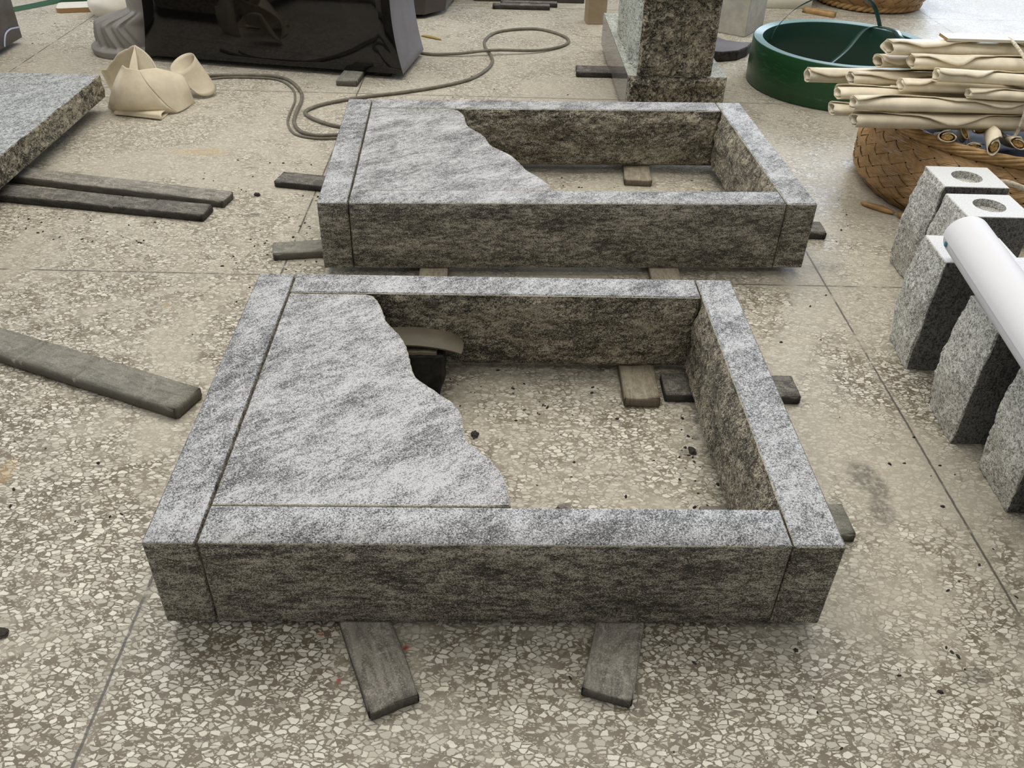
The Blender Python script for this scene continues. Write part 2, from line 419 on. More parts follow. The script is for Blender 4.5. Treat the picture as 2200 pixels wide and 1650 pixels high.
def stone_bar(label, origin, rz, local, dims, rough=(), seed=0, bulge=.02, amp=.008, group=None, mats=None, b=.0042, name='granite_kerb', cat='kerb stone', z=None):
    L, W_, H = dims
    st = .009
    step = (st if ('-y' in rough or '+y' in rough) else .06, st if ('-x' in rough or '+x' in rough) else .04, st if rough else .05)
    fn0 = rough_fn(L, W_, H, rough, bulge, amp, seed, clear=.104 if '-x' in rough else 0, skip={4: .235, 8: .33}.get(seed, 0))
    def fn(p, s):
        if len(s) >= 2:   # slightly worn arrises
            q = p * 30 + Vector((seed, 0, 0)); k = .0011 * noise.noise(q)
            p = p + Vector((k, k, -abs(k)))
        return fn0(p, s)
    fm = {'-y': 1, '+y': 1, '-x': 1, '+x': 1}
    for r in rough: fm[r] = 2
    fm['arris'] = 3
    me = lattice(name, L, W_, H, step, b, fn, fm)
    ca, sa = cos(rz), sin(rz)
    group = group or ('granite kerb stones of the nearer frame' if seed < 5 else 'granite kerb stones of the farther frame')
    loc = (origin[0] + ca * local[0] - sa * local[1], origin[1] + sa * local[0] + ca * local[1], origin[2] if z is None else z)
    o = link(name, me, mats or [M_kerb, M_side_shaded, M_split, M_edge], None, loc, rz, smooth=not rough)
    return tag(o, label, cat, group)

def catmull(pts, n=6):
    out = []
    P = [pts[0]] + list(pts) + [pts[-1]]
    for i in range(1, len(P) - 2):
        p0, p1, p2, p3 = [Vector(q) for q in P[i - 1:i + 3]]
        for k in range(n):
            t = k / n
            out.append(.5 * ((2 * p1) + (p2 - p0) * t + (2 * p0 - 5 * p1 + 4 * p2 - p3) * t * t + (3 * p1 - p0 - 3 * p2 + p3) * t ** 3))
    out.append(Vector(pts[-1])); return out

def slab_mesh(name, outline, th, b=.003, arris=False):
    """outline counter-clockwise list of (x,y)"""
    n = len(outline); P = [Vector((x, y, 0)) for x, y in outline]
    N = []
    for i in range(n):
        e = (P[(i + 1) % n] - P[i - 1]).normalized(); N.append(Vector((e.y, -e.x, 0)))
    rings = [(-b * .8, 0), (0, b), (0, th - b), (-b * .25, th - b * .3), (-b, th)]
    verts = []
    for off, z in rings:
        for p, m in zip(P, N): verts.append(p + m * off + Vector((0, 0, z)))
    faces = []
    for r in range(len(rings) - 1):
        for i in range(n):
            a = r * n + i; c = r * n + (i + 1) % n
            faces.append((a, c, c + n, a + n))
    from mathutils.geometry import tessellate_polygon
    ns_ = len(faces)
    tris = tessellate_polygon([[p + m * -b for p, m in zip(P, N)]])
    k = (len(rings) - 1) * n
    def up(t):
        a, b_, c = [P[i] for i in t]
        return (b_ - a).cross(c - a).z > 0
    tris = [t if up(t) else t[::-1] for t in tris]
    faces += [tuple(t[::-1]) for t in tris] + [tuple(k + i for i in t) for t in tris]
    mi = [1] * (ns_ + len(tris)) + [0] * len(tris)
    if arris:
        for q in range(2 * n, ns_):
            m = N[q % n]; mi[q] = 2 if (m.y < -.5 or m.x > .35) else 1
    return mesh(name, verts, faces, mi)

def tube(name, pts, r, seg=8, closed=False):
    pts = [Vector(p) for p in pts]; verts = []; faces = []; n = len(pts)
    up = Vector((0, 0, 1)); rr = r if callable(r) else (lambda t: r)
    for i, p in enumerate(pts):
        a = pts[(i - 1) % n] if closed or i > 0 else p; c = pts[(i + 1) % n] if closed or i < n - 1 else p
        d = (c - a).normalized(); s = d.cross(up)
        if s.length < 1e-3: s = d.cross(Vector((1, 0, 0)))
        s.normalize(); u = s.cross(d)
        for k in range(seg):
            t = 2 * pi * k / seg; verts.append(p + (s * cos(t) + u * sin(t)) * rr(i / max(1, n - 1)))
    for i in range(n if closed else n - 1):
        for k in range(seg):
            a = i * seg + k; b_ = i * seg + (k + 1) % seg; j = ((i + 1) % n) * seg
            faces.append((a, b_, j + (k + 1) % seg, j + k))
    if not closed:
        faces.append(tuple(range(seg - 1, -1, -1))); faces.append(tuple(range((n - 1) * seg, n * seg)))
    return mesh(name, verts, faces)
def merge(name, meshes, mi_list=None):
    verts = []; faces = []; mi = []
    for q, m in enumerate(meshes):
        o = len(verts); verts += [v.co.copy() for v in m.vertices]
        for p in m.polygons: faces.append(tuple(o + i for i in p.vertices)); mi.append(mi_list[q] if mi_list else p.material_index)
    return mesh(name, verts, faces, mi)

PL = []
def plank(label, p0, p1, w, th=.027, mat=None, name='wooden_plank', cat='wood plank', z=0.0, grooves=(), seed=0, group=None, b=.0032):
    """plank whose visible end is p0 and which runs to p1"""
    if z < .001: PL.append((Vector(p0), Vector(p1), w))
    p0 = Vector((*p0, 0)); p1 = Vector((*p1, 0)); d = p1 - p0; L = d.length; rz = math.atan2(d.y, d.x)
    us = ticks(L, .03, b)
    for g in grooves: us += [g - .007, g - .003, g + .003, g + .007]
    us = sorted(us)
    rnd = random.Random(seed); sk = rnd.uniform(-.06, .06)
    def fn(p, s):
        if '+z' in s and len(s) == 1:
            p.z += .0012 * noise.noise(Vector((p.x * 18 + seed, p.y * 30, 0)))
            for g in grooves:
                if abs(p.x - g) < .0035: p.z -= .006
        elif '+z' in s:
            for g in grooves:
                if abs(p.x - g) < .0035: p.z -= .006
        q = Vector((p.x * 14 + seed * 3, p.y * 9, p.z * 9))
        if '-y' in s or '+y' in s: p.y += .0025 * noise.noise(q)
        if '-x' in s: p.x += sk * (p.y - w / 2) + .003 * noise.noise(q * 2) + (.010 if ('-y' in s or '+y' in s) else 0)
        return p
    me = lattice(name, L, w, th, (.03, w / 6, th / 2), b, fn, us=us, round_=.6)
    n_ = Vector((-sin(rz), cos(rz), 0)); loc = p0 - n_ * w / 2
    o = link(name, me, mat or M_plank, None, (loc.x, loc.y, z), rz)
    if name == 'wooden_plank': group = group or 'weathered planks and plank ends on the floor'
    return tag(o, label, cat, group)

# ------------------------------------------------------------------ floor and setting
fl = mesh('floor', [(-9, -2, 0), (9, -2, 0), (9, 13, 0), (-9, 13, 0)], [(0, 1, 2, 3)])
tag(link('floor', fl, M_floor, smooth=False), kind='structure')
wl = lattice('pillar_back', .44, .5, 2.6, (.2, .2, .2), .01)  # free-standing concrete pillar at the back
tag(link('pillar_back', wl, M_pillar, None, (1.50, 6.24, 0), .03), kind='structure')
bb = lattice('baseboard_back', .45, .012, .06, (.2, .01, .03), .004)
tag(link('baseboard_back', bb, M_pillar, None, (1.49, 6.226, 0), .03), kind='structure')

# ------------------------------------------------------------------ near kerb frame
O1 = (-.6467, 1.0424, .028); A1 = .0361; H1 = .221
stone_bar('long granite kerb stone forming the left side of the nearer rectangular frame', O1, A1, (0, 0), (.094, .9637, H1), (), 1)
stone_bar('granite kerb stone closing the right side of the nearer frame, split face inward', O1, A1, (1.1685, 0), (.095, .9637, H1), ('-x',), 2, .024, .008)
stone_bar('front granite kerb stone of the nearer frame, broad dark face towards the viewer', O1, A1, (.0975, 0), (1.068, .0955, H1), (), 3)
stone_bar('back granite kerb stone of the nearer frame, rough split face above the bare floor', O1, A1, (.0975, .869), (1.068, .0945, H1), ('-y',), 4, .012, .008)
edge1 = [(.656, .099), (.654, .118), (.646, .170), (.625, .219), (.597, .253), (.573, .284), (.564, .312), (.559, .350), (.551, .384), (.534, .415), (.511, .437), (.481, .469), (.454, .497), (.444, .516), (.432, .560), (.423, .601), (.412, .643), (.396, .676), (.374, .712), (.357, .743), (.345, .785), (.327, .833), (.312, .855), (.293, .864)]
def slab(label, O, A, x0, y0, y1, edge, H, th=.044):
    pts = catmull([(x, y, 0) for x, y in edge], 5)
    out = []
    for i, p in enumerate(pts):
        k = .0022 * noise.noise(p * 60) if 0 < i < len(pts) - 1 else 0
        out.append((p.x + k, p.y + k * .5))
    m = 14
    out += [(out[-1][0] + (x0 - out[-1][0]) * i / m, y1) for i in range(1, m + 1)]
    out += [(x0, y1 + (y0 - y1) * i / m) for i in range(1, m + 1)]
    xe = out[0][0]
    out += [(x0 + (xe - x0) * i / m, y0) for i in range(1, m)]
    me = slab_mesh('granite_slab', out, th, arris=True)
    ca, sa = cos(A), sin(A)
    o = link('granite_slab', me, [M_slab, M_side_shaded, M_edge], None, (O[0], O[1], O[2] + H - th - .0015), A, smooth=False)
    return tag(o, label, 'stone slab')
slab('flat granite slab with wavy right edge lying inside the nearer kerb frame', O1, A1, .0985, .0965, .864, edge1, H1)

# far kerb frame
O2 = (-.6144, 2.4309, .028); A2 = .0695; H2 = .229
stone_bar('long granite kerb stone forming the left side of the farther frame', O2, A2, (0, 0), (.0925, .9504, H2), (), 5)
stone_bar('granite kerb stone closing the right side of the farther frame, split face inward', O2, A2, (1.467, 0), (.097, .9504, H2), ('-x',), 6, .022, .010)
stone_bar('front granite kerb stone of the farther frame, longest dark face behind the nearer frame', O2, A2, (.0955, 0), (1.369, .093, H2), (), 7)
stone_bar('back granite kerb stone of the farther frame, coarse split face below a pale top', O2, A2, (.0955, .853), (1.369, .0974, H2), ('-y',), 8, .022, .012)
edge2 = [(.728, .097), (.722, .147), (.694, .207), (.658, .263), (.634, .334), (.614, .386), (.575, .440), (.543, .486), (.524, .568), (.495, .618), (.464, .678), (.453, .776), (.428, .835), (.394, .848)]
slab('flat granite slab with wavy right edge lying inside the farther kerb frame', O2, A2, .0965, .0940, .848, edge2, H2)

# ------------------------------------------------------------------ planks
plank('short dark plank slanting out from under the front kerb, left of the two nearest', (-.190, .885), (-.345, 1.235), .094, seed=1, mat=M_plank)
plank('short dark plank with pale scuffs under the front kerb, right of the two nearest', (.190, .918), (.262, 1.235), .093, seed=2, mat=M_plank)
plank('dark plank whose end juts out right of the nearer frame, farther of two there', (.767, 1.879), (.406, 1.872), .098, seed=3, mat=M_plankb)
plank('tan-grey plank end lying inside the nearer frame under its back kerb', (.344, 1.796), (.338, 2.12), .095, .030, seed=4, mat=M_plankt, z=0)
plank('grey plank end jutting out at the near right corner of the nearer frame', (.765, 1.384), (.435, 1.362), .096, seed=5, mat=M_plankg)
plank('dark plank end sticking out left of the farther frame, upper of two there', (-.930, 3.145), (-.52, 3.08), .094, seed=6, mat=M_plankb)
plank('grey-black plank end sticking out left of the farther frame, lower of two there', (-.811, 2.559), (-.53, 2.62), .084, seed=7, mat=M_plankg)
plank('small dark plank end sticking out right of the farther frame', (1.103, 2.853), (.80, 2.862), .095, seed=8, mat=M_plankb)
plank('tan plank under the front kerb of the farther frame, left of two', (-.262, 2.33), (-.270, 2.66), .094, seed=9, mat=M_plankt)
plank('tan plank under the front kerb of the farther frame, right of two', (.487, 2.33), (.485, 2.68), .098, seed=10, mat=M_plankt)
plank('tan wood block inside the farther frame under its back kerb', (.472, 3.222), (.482, 3.47), .108, seed=11, mat=M_plankt, name='wood_block', cat='wood block')
plank('long grey-green plank with cut grooves lying on the floor at the left edge', (-.823, 1.727), (-1.80, 2.108), .104, .036, seed=12, mat=M_plankg, grooves=(.33, .515, .54), b=.006)
plank('long dark plank on the floor at left, rear one of the parallel pair', (-1.070, 2.944), (-1.98, 3.112), .088, .029, seed=13, mat=M_plank)
plank('long black plank on the floor at left, front one of the parallel pair', (-1.110, 2.828), (-2.05, 2.958), .090, .029, seed=14, mat=M_plankb, grooves=(.21, .345))
plank('flat black plank running under the rock-faced granite monument', (.283, 4.645), (.84, 4.665), .115, .029, seed=15, mat=M_plankb)
plank('small grey wood block propping the front of the black polished monument', (-.873, 4.318), (-.858, 4.56), .105, .029, seed=16, mat=M_plankg, name='wood_block', cat='wood block')
plank('thin dark batten on the far floor, nearer of the pair behind the cable loop', (-.208, 5.985), (.165, 5.995), .05, .03, seed=17, mat=M_plankb, name='wooden_batten', cat='wood batten')
plank('thin dark batten on the far floor, rear of the pair behind the cable loop', (-.16, 6.062), (.215, 6.075), .05, .03, seed=18, mat=M_plankb, name='wooden_batten', cat='wood batten')

# supports in the near frame
bk = lattice('black_block', .26, .078, .132, (.012, .012, .012), .005,
             lambda p, s: p + Vector((.006 * noise.noise(p * 30 + Vector((0, 0, 4))) - (.012 * sm((.045 - p.z) / .01) if p.x > .2 else 0), .003 * noise.noise(p * 25), 0)))
tag(link('black_block', bk, M_charr, None, (-.436, 1.806, 0), .03, smooth=False), 'blackened wood block on the floor propping the nearer wavy slab', 'wood block')
sp = lattice('splintered_batten', .235, .075, .012, (.01, .02, .006), .002, lambda p, s: p + Vector((0, 0, .003 * noise.noise(p * 60))))
tag(link('splintered_batten', sp, M_plankt, None, (-.43, 1.806, .1325), .03, smooth=False), 'splintered tan batten on top of the blackened block', 'wood batten')
V = []; Fc = []
nx, ny = 24, 6
for lay in (0, 1):
    for i in range(nx + 1):
        for j in range(ny + 1):
            u = i / nx; x = .245 * u; a = x - .10
            z = .021 - a * a * 1.15 + (0.004 if lay else 0)
            w = j / ny
            ex = -.018 * sm((u - .86) / .14) * (1 if w > .5 else .25) * (abs(w - .5) * 2) ** 2
            V.append((x + ex, .084 * w, z))
m_ = (nx + 1) * (ny + 1)
def gi(i, j, l): return l * m_ + i * (ny + 1) + j
for i in range(nx):
    for j in range(ny):
        Fc.append((gi(i, j, 1), gi(i + 1, j, 1), gi(i + 1, j + 1, 1), gi(i, j + 1, 1)))
        Fc.append((gi(i, j, 0), gi(i, j + 1, 0), gi(i + 1, j + 1, 0), gi(i + 1, j, 0)))
for i in range(nx):
    Fc.append((gi(i, 0, 0), gi(i + 1, 0, 0), gi(i + 1, 0, 1), gi(i, 0, 1))); Fc.append((gi(i, ny, 1), gi(i + 1, ny, 1), gi(i + 1, ny, 0), gi(i, ny, 0)))
for j in range(ny):
    Fc.append((gi(0, j, 1), gi(0, j + 1, 1), gi(0, j + 1, 0), gi(0, j, 0))); Fc.append((gi(nx, j, 0), gi(nx, j + 1, 0), gi(nx, j + 1, 1), gi(nx, j, 1)))
tag(link('curved_plate', mesh('curved_plate', V, Fc), M_plate, None, (-.372, 1.800, .1450), .03, smooth=False), 'curved brown plastic plate beneath the wavy edge of the nearer slab', 'plate')
plank('small wood block wedged between curved plate and nearer slab', (-.365, 1.84), (-.44, 1.84), .06, .035, seed=21, z=.1680, mat=M_plankt, name='wood_block', cat='wood block')

# ------------------------------------------------------------------ left thick slab
th = .10; zb = .060
def lsl(p, s):
    if len(s) == 1 and ('+x' in s or '-y' in s):
        m = sm((th - p.z) / .012) * sm(p.z / .012)
        k = (.010 * fbm(p * 22, 4) + .004 * abs(fbm(p * 60, 3))) * m
        p = p + (Vector((k, 0, 0)) if '+x' in s else Vector((0, -k, 0)))
    elif len(s) >= 2 and '+x' in s:
        p = p + Vector((.004 * noise.noise(p * 16), 0, 0))
    return p
me = lattice('granite_slab', 1.0, 1.62, th, (.2, .011, .010), .004, lsl, {'+x': 1, '-y': 1, '+y': 1})
tag(link('granite_slab', me, [M_lslab, M_rock], None, (-2.846, 2.235, zb), -.008 + .03, smooth=False), 'thick grey granite slab with rough dark edge at the left edge of the picture', 'stone slab')
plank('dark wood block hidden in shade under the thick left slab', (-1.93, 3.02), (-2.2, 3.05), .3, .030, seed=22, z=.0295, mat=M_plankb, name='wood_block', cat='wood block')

# ------------------------------------------------------------------ vases
def vase(label, x, y, rz, w, d, h, seed, hole=True, splay=.0):
    off = Vector((seed * 5.1, seed * 2.3, seed * .9))
    def fn(p, s):
        if '-x' in s:
            inner = (len(s) == 1)
            m = sm((h - p.z) / .02)
            k = .006 * fbm((p + off) * 9, 3) + (.006 * fbm(Vector(((p + off).x, (p + off).y * 24, (p + off).z * 16)), 3) + .005 * abs(fbm((p + off) * 50, 2)) if inner else 0)
            bul = (.016 * sin(pi * min(1, max(0, p.z / h * 1.02))) + splay * (1 - p.z / h)) * (sm(p.y / .03) * .7 + .3 if p.y < d / 2 else 1)
            p = p + Vector((-(k * m + bul * m * (1 if inner else .35)), 0, 0))
        return p
    me = lattice('granite_vase', w, d, h, (.05, .009, .009), .003, fn, {'-y': 1, '+y': 1, '+x': 1, '+z': 2})
    ob = link('granite_vase', me, [M_vase, M_vsaw, M_vtop], None, (x, y, 0), rz, smooth=False)
    if hole:
        bm = bmesh.new(); bmesh.ops.create_cone(bm, cap_ends=True, segments=40, radius1=.046, radius2=.046, depth=.10, matrix=Matrix.Translation((w / 2, d / 2, h - .022 + .05 - .0)))
        cm = bpy.data.meshes.new('cut'); bm.to_mesh(cm); bm.free()
        co = bpy.data.objects.new('cut', cm); cm.materials.append(M_vase); cm.materials.append(M_vase); cm.materials.append(M_vase); C.objects.link(co)
        co.matrix_world = Matrix.Translation((x, y, 0)) @ Matrix.Rotation(rz, 4, 'Z')
        md = ob.modifiers.new('b', 'BOOLEAN'); md.object = co; md.operation = 'DIFFERENCE'; md.solver = 'EXACT'
        bpy.context.view_layer.update()
        dg = bpy.context.evaluated_depsgraph_get()
        nm = bpy.data.meshes.new_from_object(ob.evaluated_get(dg))
        ob.modifiers.clear(); ob.data = nm
        bpy.data.objects.remove(co)
    return tag(ob, label, 'granite vase', 'square granite vases standing in a row at the right')
vase('square granite block with round recess, farthest back beside the bamboo basket', 1.302, 2.500, .01, .201, .162, .346, 1, splay=.012)
vase('square granite block with round recess, second back, in front of the farthest one', 1.287, 2.290, .02, .195, .160, .346, 2)
vase('granite block standing under the far end of the white paper roll', 1.118, 2.012, -.02, .205, .160, .343, 3)
vase('granite block under the middle of the paper roll, third from the viewer', 1.118, 1.689, .0, .205, .165, .340, 4)
vase('granite block under the near end of the paper roll at the right edge', 1.152, 1.446, .0, .205, .160, .340, 5)
vase('nearest granite block, only a corner showing at the right edge', 1.158, 1.215, .0, .205, .160, .340, 6)

# ------------------------------------------------------------------ paper roll
pr = empty('paper_drawing', (1.160, 2.04, .347))
tag(pr, 'rolled white paper drawing lying across the granite blocks, printed sheet spread beside it', 'paper roll')
ax = Vector((-.088, -1, 0)).normalized()
sd = Vector((1, -.088, 0)).normalized()
rr = .058; Lr = .86
V = []; Fc = []
secs = []
for k in range(0, 57):
    t = -pi / 2 + 2 * pi * 1.75 * k / 56
    r_ = rr - .0009 * (56 - k) / 8
    secs.append((r_ * cos(t), rr + r_ * sin(t) + .0005))
ns = len(secs)
for i in range(13):
    u = i / 12
    for (a, z) in secs:
        V.append(ax * (Lr * u - .0) + sd * a * (1 - .03 * u) + Vector((0, 0, z)))
for i in range(12):
    for k in range(ns - 1):
        Fc.append((i * ns + k, i * ns + k + 1, (i + 1) * ns + k + 1, (i + 1) * ns + k))
link('rolled_tube', mesh('rolled_tube', V, Fc), M_paper, pr)
V = []; Fc = []
for i in range(13):
    for k in range(25):
        u = i / 12; w = k / 24
        a = .03 + .42 * w; z = .0022 + .010 * sin(pi * w * 1.3) * (.6 + .4 * sin(3 * u)) * sm(w * 3) + .004 * noise.noise(Vector((u * 3, w * 4, 0)))
        V.append(ax * (Lr * u + .0 - .01 * w) + sd * a + Vector((0, 0, max(z, .0015))))
for i in range(12):
    for k in range(24): Fc.append((i * 25 + k, i * 25 + k + 1, (i + 1) * 25 + k + 1, (i + 1) * 25 + k))
tag(link('printed_sheet', mesh('printed_sheet', V, Fc), M_draw, pr), 'loose sheet printed with a fine blue line drawing')
tb = lattice('blue_corner', .002, .012, .012, (.01, .01, .01), .0005)
tag(link('blue_corner', tb, M_blue, pr, (-.0585, -.03, .040)), 'small blue corner showing at the roll')

# ------------------------------------------------------------------ green coil
cc = (1.637, 4.61); CR = .453; CH = .215; CI = .405
coil = empty('strapping_coil', (*cc, 0)); tag(coil, 'large round coil of dark green plastic strapping wrapped in film on the floor', 'strapping coil')
def revolve(name, prof, seg=96, wob=0):
    V = []; Fc = []; n = len(prof)
    for i in range(seg):
        t = 2 * pi * i / seg
        for r, z in prof:
            k = 1 + wob * noise.noise(Vector((cos(t) * 2, sin(t) * 2, z * 4)))
            V.append((r * k * cos(t), r * k * sin(t), z))
    for i in range(seg):
        j = (i + 1) % seg
        for k in range(n - 1): Fc.append((i * n + k, j * n + k, j * n + k + 1, i * n + k + 1))
    return mesh(name, V, Fc)
link('outer_wrap', revolve('outer_wrap', [(CR - .03, .001), (CR - .004, .001), (CR, .006), (CR + .003, .08), (CR + .002, .15), (CR, CH - .004), (CR - .003, CH)], 96, .004), M_coil, coil)
prof = [(CR - .003, CH)]
nn = 9
for k in range(nn):
    r0 = CR - .003 - (CR - CI - .003) * k / nn; r1 = CR - .003 - (CR - CI - .003) * (k + 1) / nn
    prof += [(r0 - .0008, CH + .002 - .0003 * k), (r1 + .0012, CH + .002 - .0003 * k), (r1 + .0005, CH - .004)]
tag(link('strap_edges', revolve('strap_edges', prof, 96, .004), M_coilsheen, coil), 'edges of the wound strap, pale window sheen in their colour')
link('inner_wrap', revolve('inner_wrap', [(CI + .002, CH - .004), (CI, CH - .01), (CI, .1), (CI, .001)], 96, .004), M_coilin, coil)
def strap(name, pts, w, mat=M_coilin, wd=Vector((0, 0, 1))):
    P = catmull(pts, 8); V = []; Fc = []
    for i, p in enumerate(P):
        for a in (-.5, .5):
            V.append(p + wd * (w * a))
    for i in range(len(P) - 1): Fc.append((2 * i, 2 * i + 1, 2 * i + 3, 2 * i + 2))
    o = link(name, mesh(name, V, Fc), mat, coil); s = o.modifiers.new('s', 'SOLIDIFY'); s.thickness = .0015
    return o
strap('loose_strap', [(-.33, .18, .16), (-.30, .20, .23), (-.20, .22, .33), (-.02, .24, .40), (.14, .28, .37), (.24, .34, .31), (.29, .30, .20)], .026, wd=Vector((.35, -.6, .7)).normalized())
strap('loose_strap', [(-.25, -.28, .05), (-.10, -.08, .10), (.06, .12, .14), (.22, .32, .21), (.33, .24, .222), (.33, .12, .215), (.39, .04, .18)], .03, wd=Vector((.6, -.4, .25)).normalized())

# ------------------------------------------------------------------ baskets
def basket(label, x, y, prof, n=34, turns=1.1, rope=False, wr=.9):
    t = empty('bamboo_basket', (x, y, 0)); tag(t, label, 'basket')
    H = prof[-1][1]
    def R(z):
        for (r0, z0), (r1, z1) in zip(prof, prof[1:]):
            if z <= z1: 
                f = (z - z0) / (z1 - z0); return r0 + (r1 - r0) * (f * f * (3 - 2 * f))
        return prof[-1][0]
    lin = [(prof[0][0] * .2, .004)] + [(R(H * i / 14) - .006, max(.004, H * i / 14)) for i in range(15)]
    link('lining', revolve('lining', lin, 64), M_bamdark, t)
    V = []; Fc = []
    segs = 44; kk = turns
    for fam in (0, 1):
        sg = 1 if fam == 0 else -1
        for i in range(n):
            base = len(V)
            for s in range(segs + 1):
                z = .003 + (H - .006) * s / segs; q = kk * z / H
                for wi, wv in enumerate((-.5, 0, .5)):
                    th_ = 2 * pi * (i + wv * wr) / n + sg * q
                    al = (th_ - q) * n / (2 * pi); be = (th_ + q) * n / (2 * pi)
                    other = be if fam == 0 else al
                    o_ = .0042 * cos(pi * other + pi * i + (pi if fam else 0)) + (.0012 if wi == 1 else 0)
                    r = R(z) + o_ + .0015 * noise.noise(Vector((i * 3.1, z * 20, fam)))
                    V.append((r * cos(th_), r * sin(th_), z))
            for s in range(segs):
                for w in (0, 1):
                    a = base + s * 3 + w
                    f = (a, a + 1, a + 4, a + 3)
                    Fc.append(f if fam == 0 else f[::-1])
    link('weave', mesh('weave', V, Fc), M_bam, t, smooth=False)
    ms = []
    for k in range(7):
        pts = []
        for s in range(120):
            a = 2 * pi * s / 120; ph = a * 7 + 2 * pi * k / 7
            pts.append(((R(H) + .008 + .011 * cos(ph)) * cos(a), (R(H) + .008 + .011 * cos(ph)) * sin(a), H + .004 + .014 * sin(ph)))
        ms.append(tube('rim', pts, .0072, 6, True))
    link('rim', merge('rim', ms), M_splin, t)
    if rope:
        ms = []
        for k in range(3):
            pts = []
            for s in range(160):
                a = 2 * pi * s / 160; ph = a * 16 + 2 * pi * k / 3
                pts.append(((prof[0][0] + .012 + .013 * cos(ph)) * cos(a), (prof[0][0] + .012 + .013 * cos(ph)) * sin(a), .028 + .013 * sin(ph)))
            ms.append(tube('rope', pts, .013, 7, True))
        link('base_rope', merge('base_rope', ms), M_splin, t)
    return t
basket('large woven bamboo basket beside the granite blocks, carrying the bundle of cream rolls', 1.895, 3.315, [(.485, 0), (.532, .06), (.535, .15), (.505, .22), (.470, .280)], n=34)
basket('woven bamboo basket at the top edge of the picture behind the green coil', 2.40, 6.52, [(.33, 0), (.40, .10), (.43, .2), (.42, .32)], n=24, rope=True)
V_ = lattice('plastic_bag', .5, .42, .10, (.04, .04, .04), .03, lambda p, s: p + Vector((.02 * noise.noise(p * 9), .02 * noise.noise(p * 9 + Vector((5, 0, 0))), .03 * noise.noise(p * 7 + Vector((0, 5, 0))))), round_=.8)
tag(link('plastic_bag', V_, M_bag, None, (1.62, 3.06, .125), .1), 'blue-grey plastic bag inside the bamboo basket under the rolls', 'bag')

# ------------------------------------------------------------------ cream rolls
def roll_mesh(L, ry, rz_, seed, turns=1.55, flap=.35, segx=26, segs=40, taper=0):
    rnd = random.Random(seed); V = []; Fc = []
    ph = rnd.uniform(0, 6)
    for i in range(segx + 1):
        u = i / segx; x = L * u
        endt = turns + flap * (.30 * sin(u * 8.0 + ph * 2) + .40 * noise.noise(Vector((u * 6, seed, 0))))
        fl = 1 + .12 * noise.noise(Vector((u * 3, seed * 2.1, 3)))
        for k in range(segs + 1):
            t = 2 * pi * (endt * k / segs) + radians(112) - 2 * pi * (turns % 1)
            r = .62 + .38 * (k / segs) ** .6
            if k > segs - 6: r += .30 * ((k - segs + 6) / 6) ** 2 * (.25 + .75 * abs(sin(u * 6 + ph)))
            xo = (.012 * noise.noise(Vector((k * .25, seed, 1))) if i in (0, segx) else 0)
            V.append((x + xo, ry * r * cos(t) * fl, rz_ * r * sin(t) / fl))
    n = segs + 1
    for i in range(segx):
        for k in range(segs): Fc.append((i * n + k, i * n + k + 1, (i + 1) * n + k + 1, (i + 1) * n + k))
    return mesh('cream_roll', V, Fc)
def place_roll(label, a, b, ry, rz_, seed, group, mat=M_cream, fill=False, ext=0, tilt=0, turns=1.55):
    a = Vector(a); b = Vector(b); d = (b - a).normalized(); L = (b - a).length + ext
    o = empty('cream_roll', a) if fill else None
    if not fill: ry *= 1.12; rz_ *= 1.05
    me = roll_mesh(L, ry, rz_, seed, turns=turns, segx=26 if L > .5 else 10)
    q = d.to_track_quat('X', 'Z')
    if fill:
        o.rotation_mode = 'QUATERNION'; o.rotation_quaternion = q
        r = link('sheet', me, mat, o)
        s = r.modifiers.new('s', 'SOLIDIFY'); s.thickness = .003
        V = []; Fc = []
        seg = 24
        for x, k in ((.010, .0), (.006, .35), (.008, .55), (.03, .6), (L * .8, .6)):
            for j in range(seg):
                t = 2 * pi * j / seg; kk = k * (1 + .12 * noise.noise(Vector((cos(t) * 2, sin(t) * 2, seed))))
                V.append((x + .004 * noise.noise(Vector((j, x * 90, seed))), ry * kk * cos(t), rz_ * kk * sin(t)))
        for i in range(4):
            for j in range(seg):
                jj = (j + 1) % seg; Fc.append((i * seg + j, i * seg + jj, (i + 1) * seg + jj, (i + 1) * seg + j))
        f = link('filling', mesh('filling', V, Fc), M_fill, o)
    else:
        o = link('cream_roll', me, mat)
        o.rotation_mode = 'QUATERNION'; o.rotation_quaternion = q; o.location = a
        s = o.modifiers.new('s', 'SOLIDIFY'); s.thickness = .003
    if tilt: o.rotation_quaternion = q @ Matrix.Rotation(tilt, 4, 'X').to_quaternion()
    return tag(o, label, 'rolled sheet', group)
G1 = 'cream rolled sheets stacked in the tied bundle on the basket'
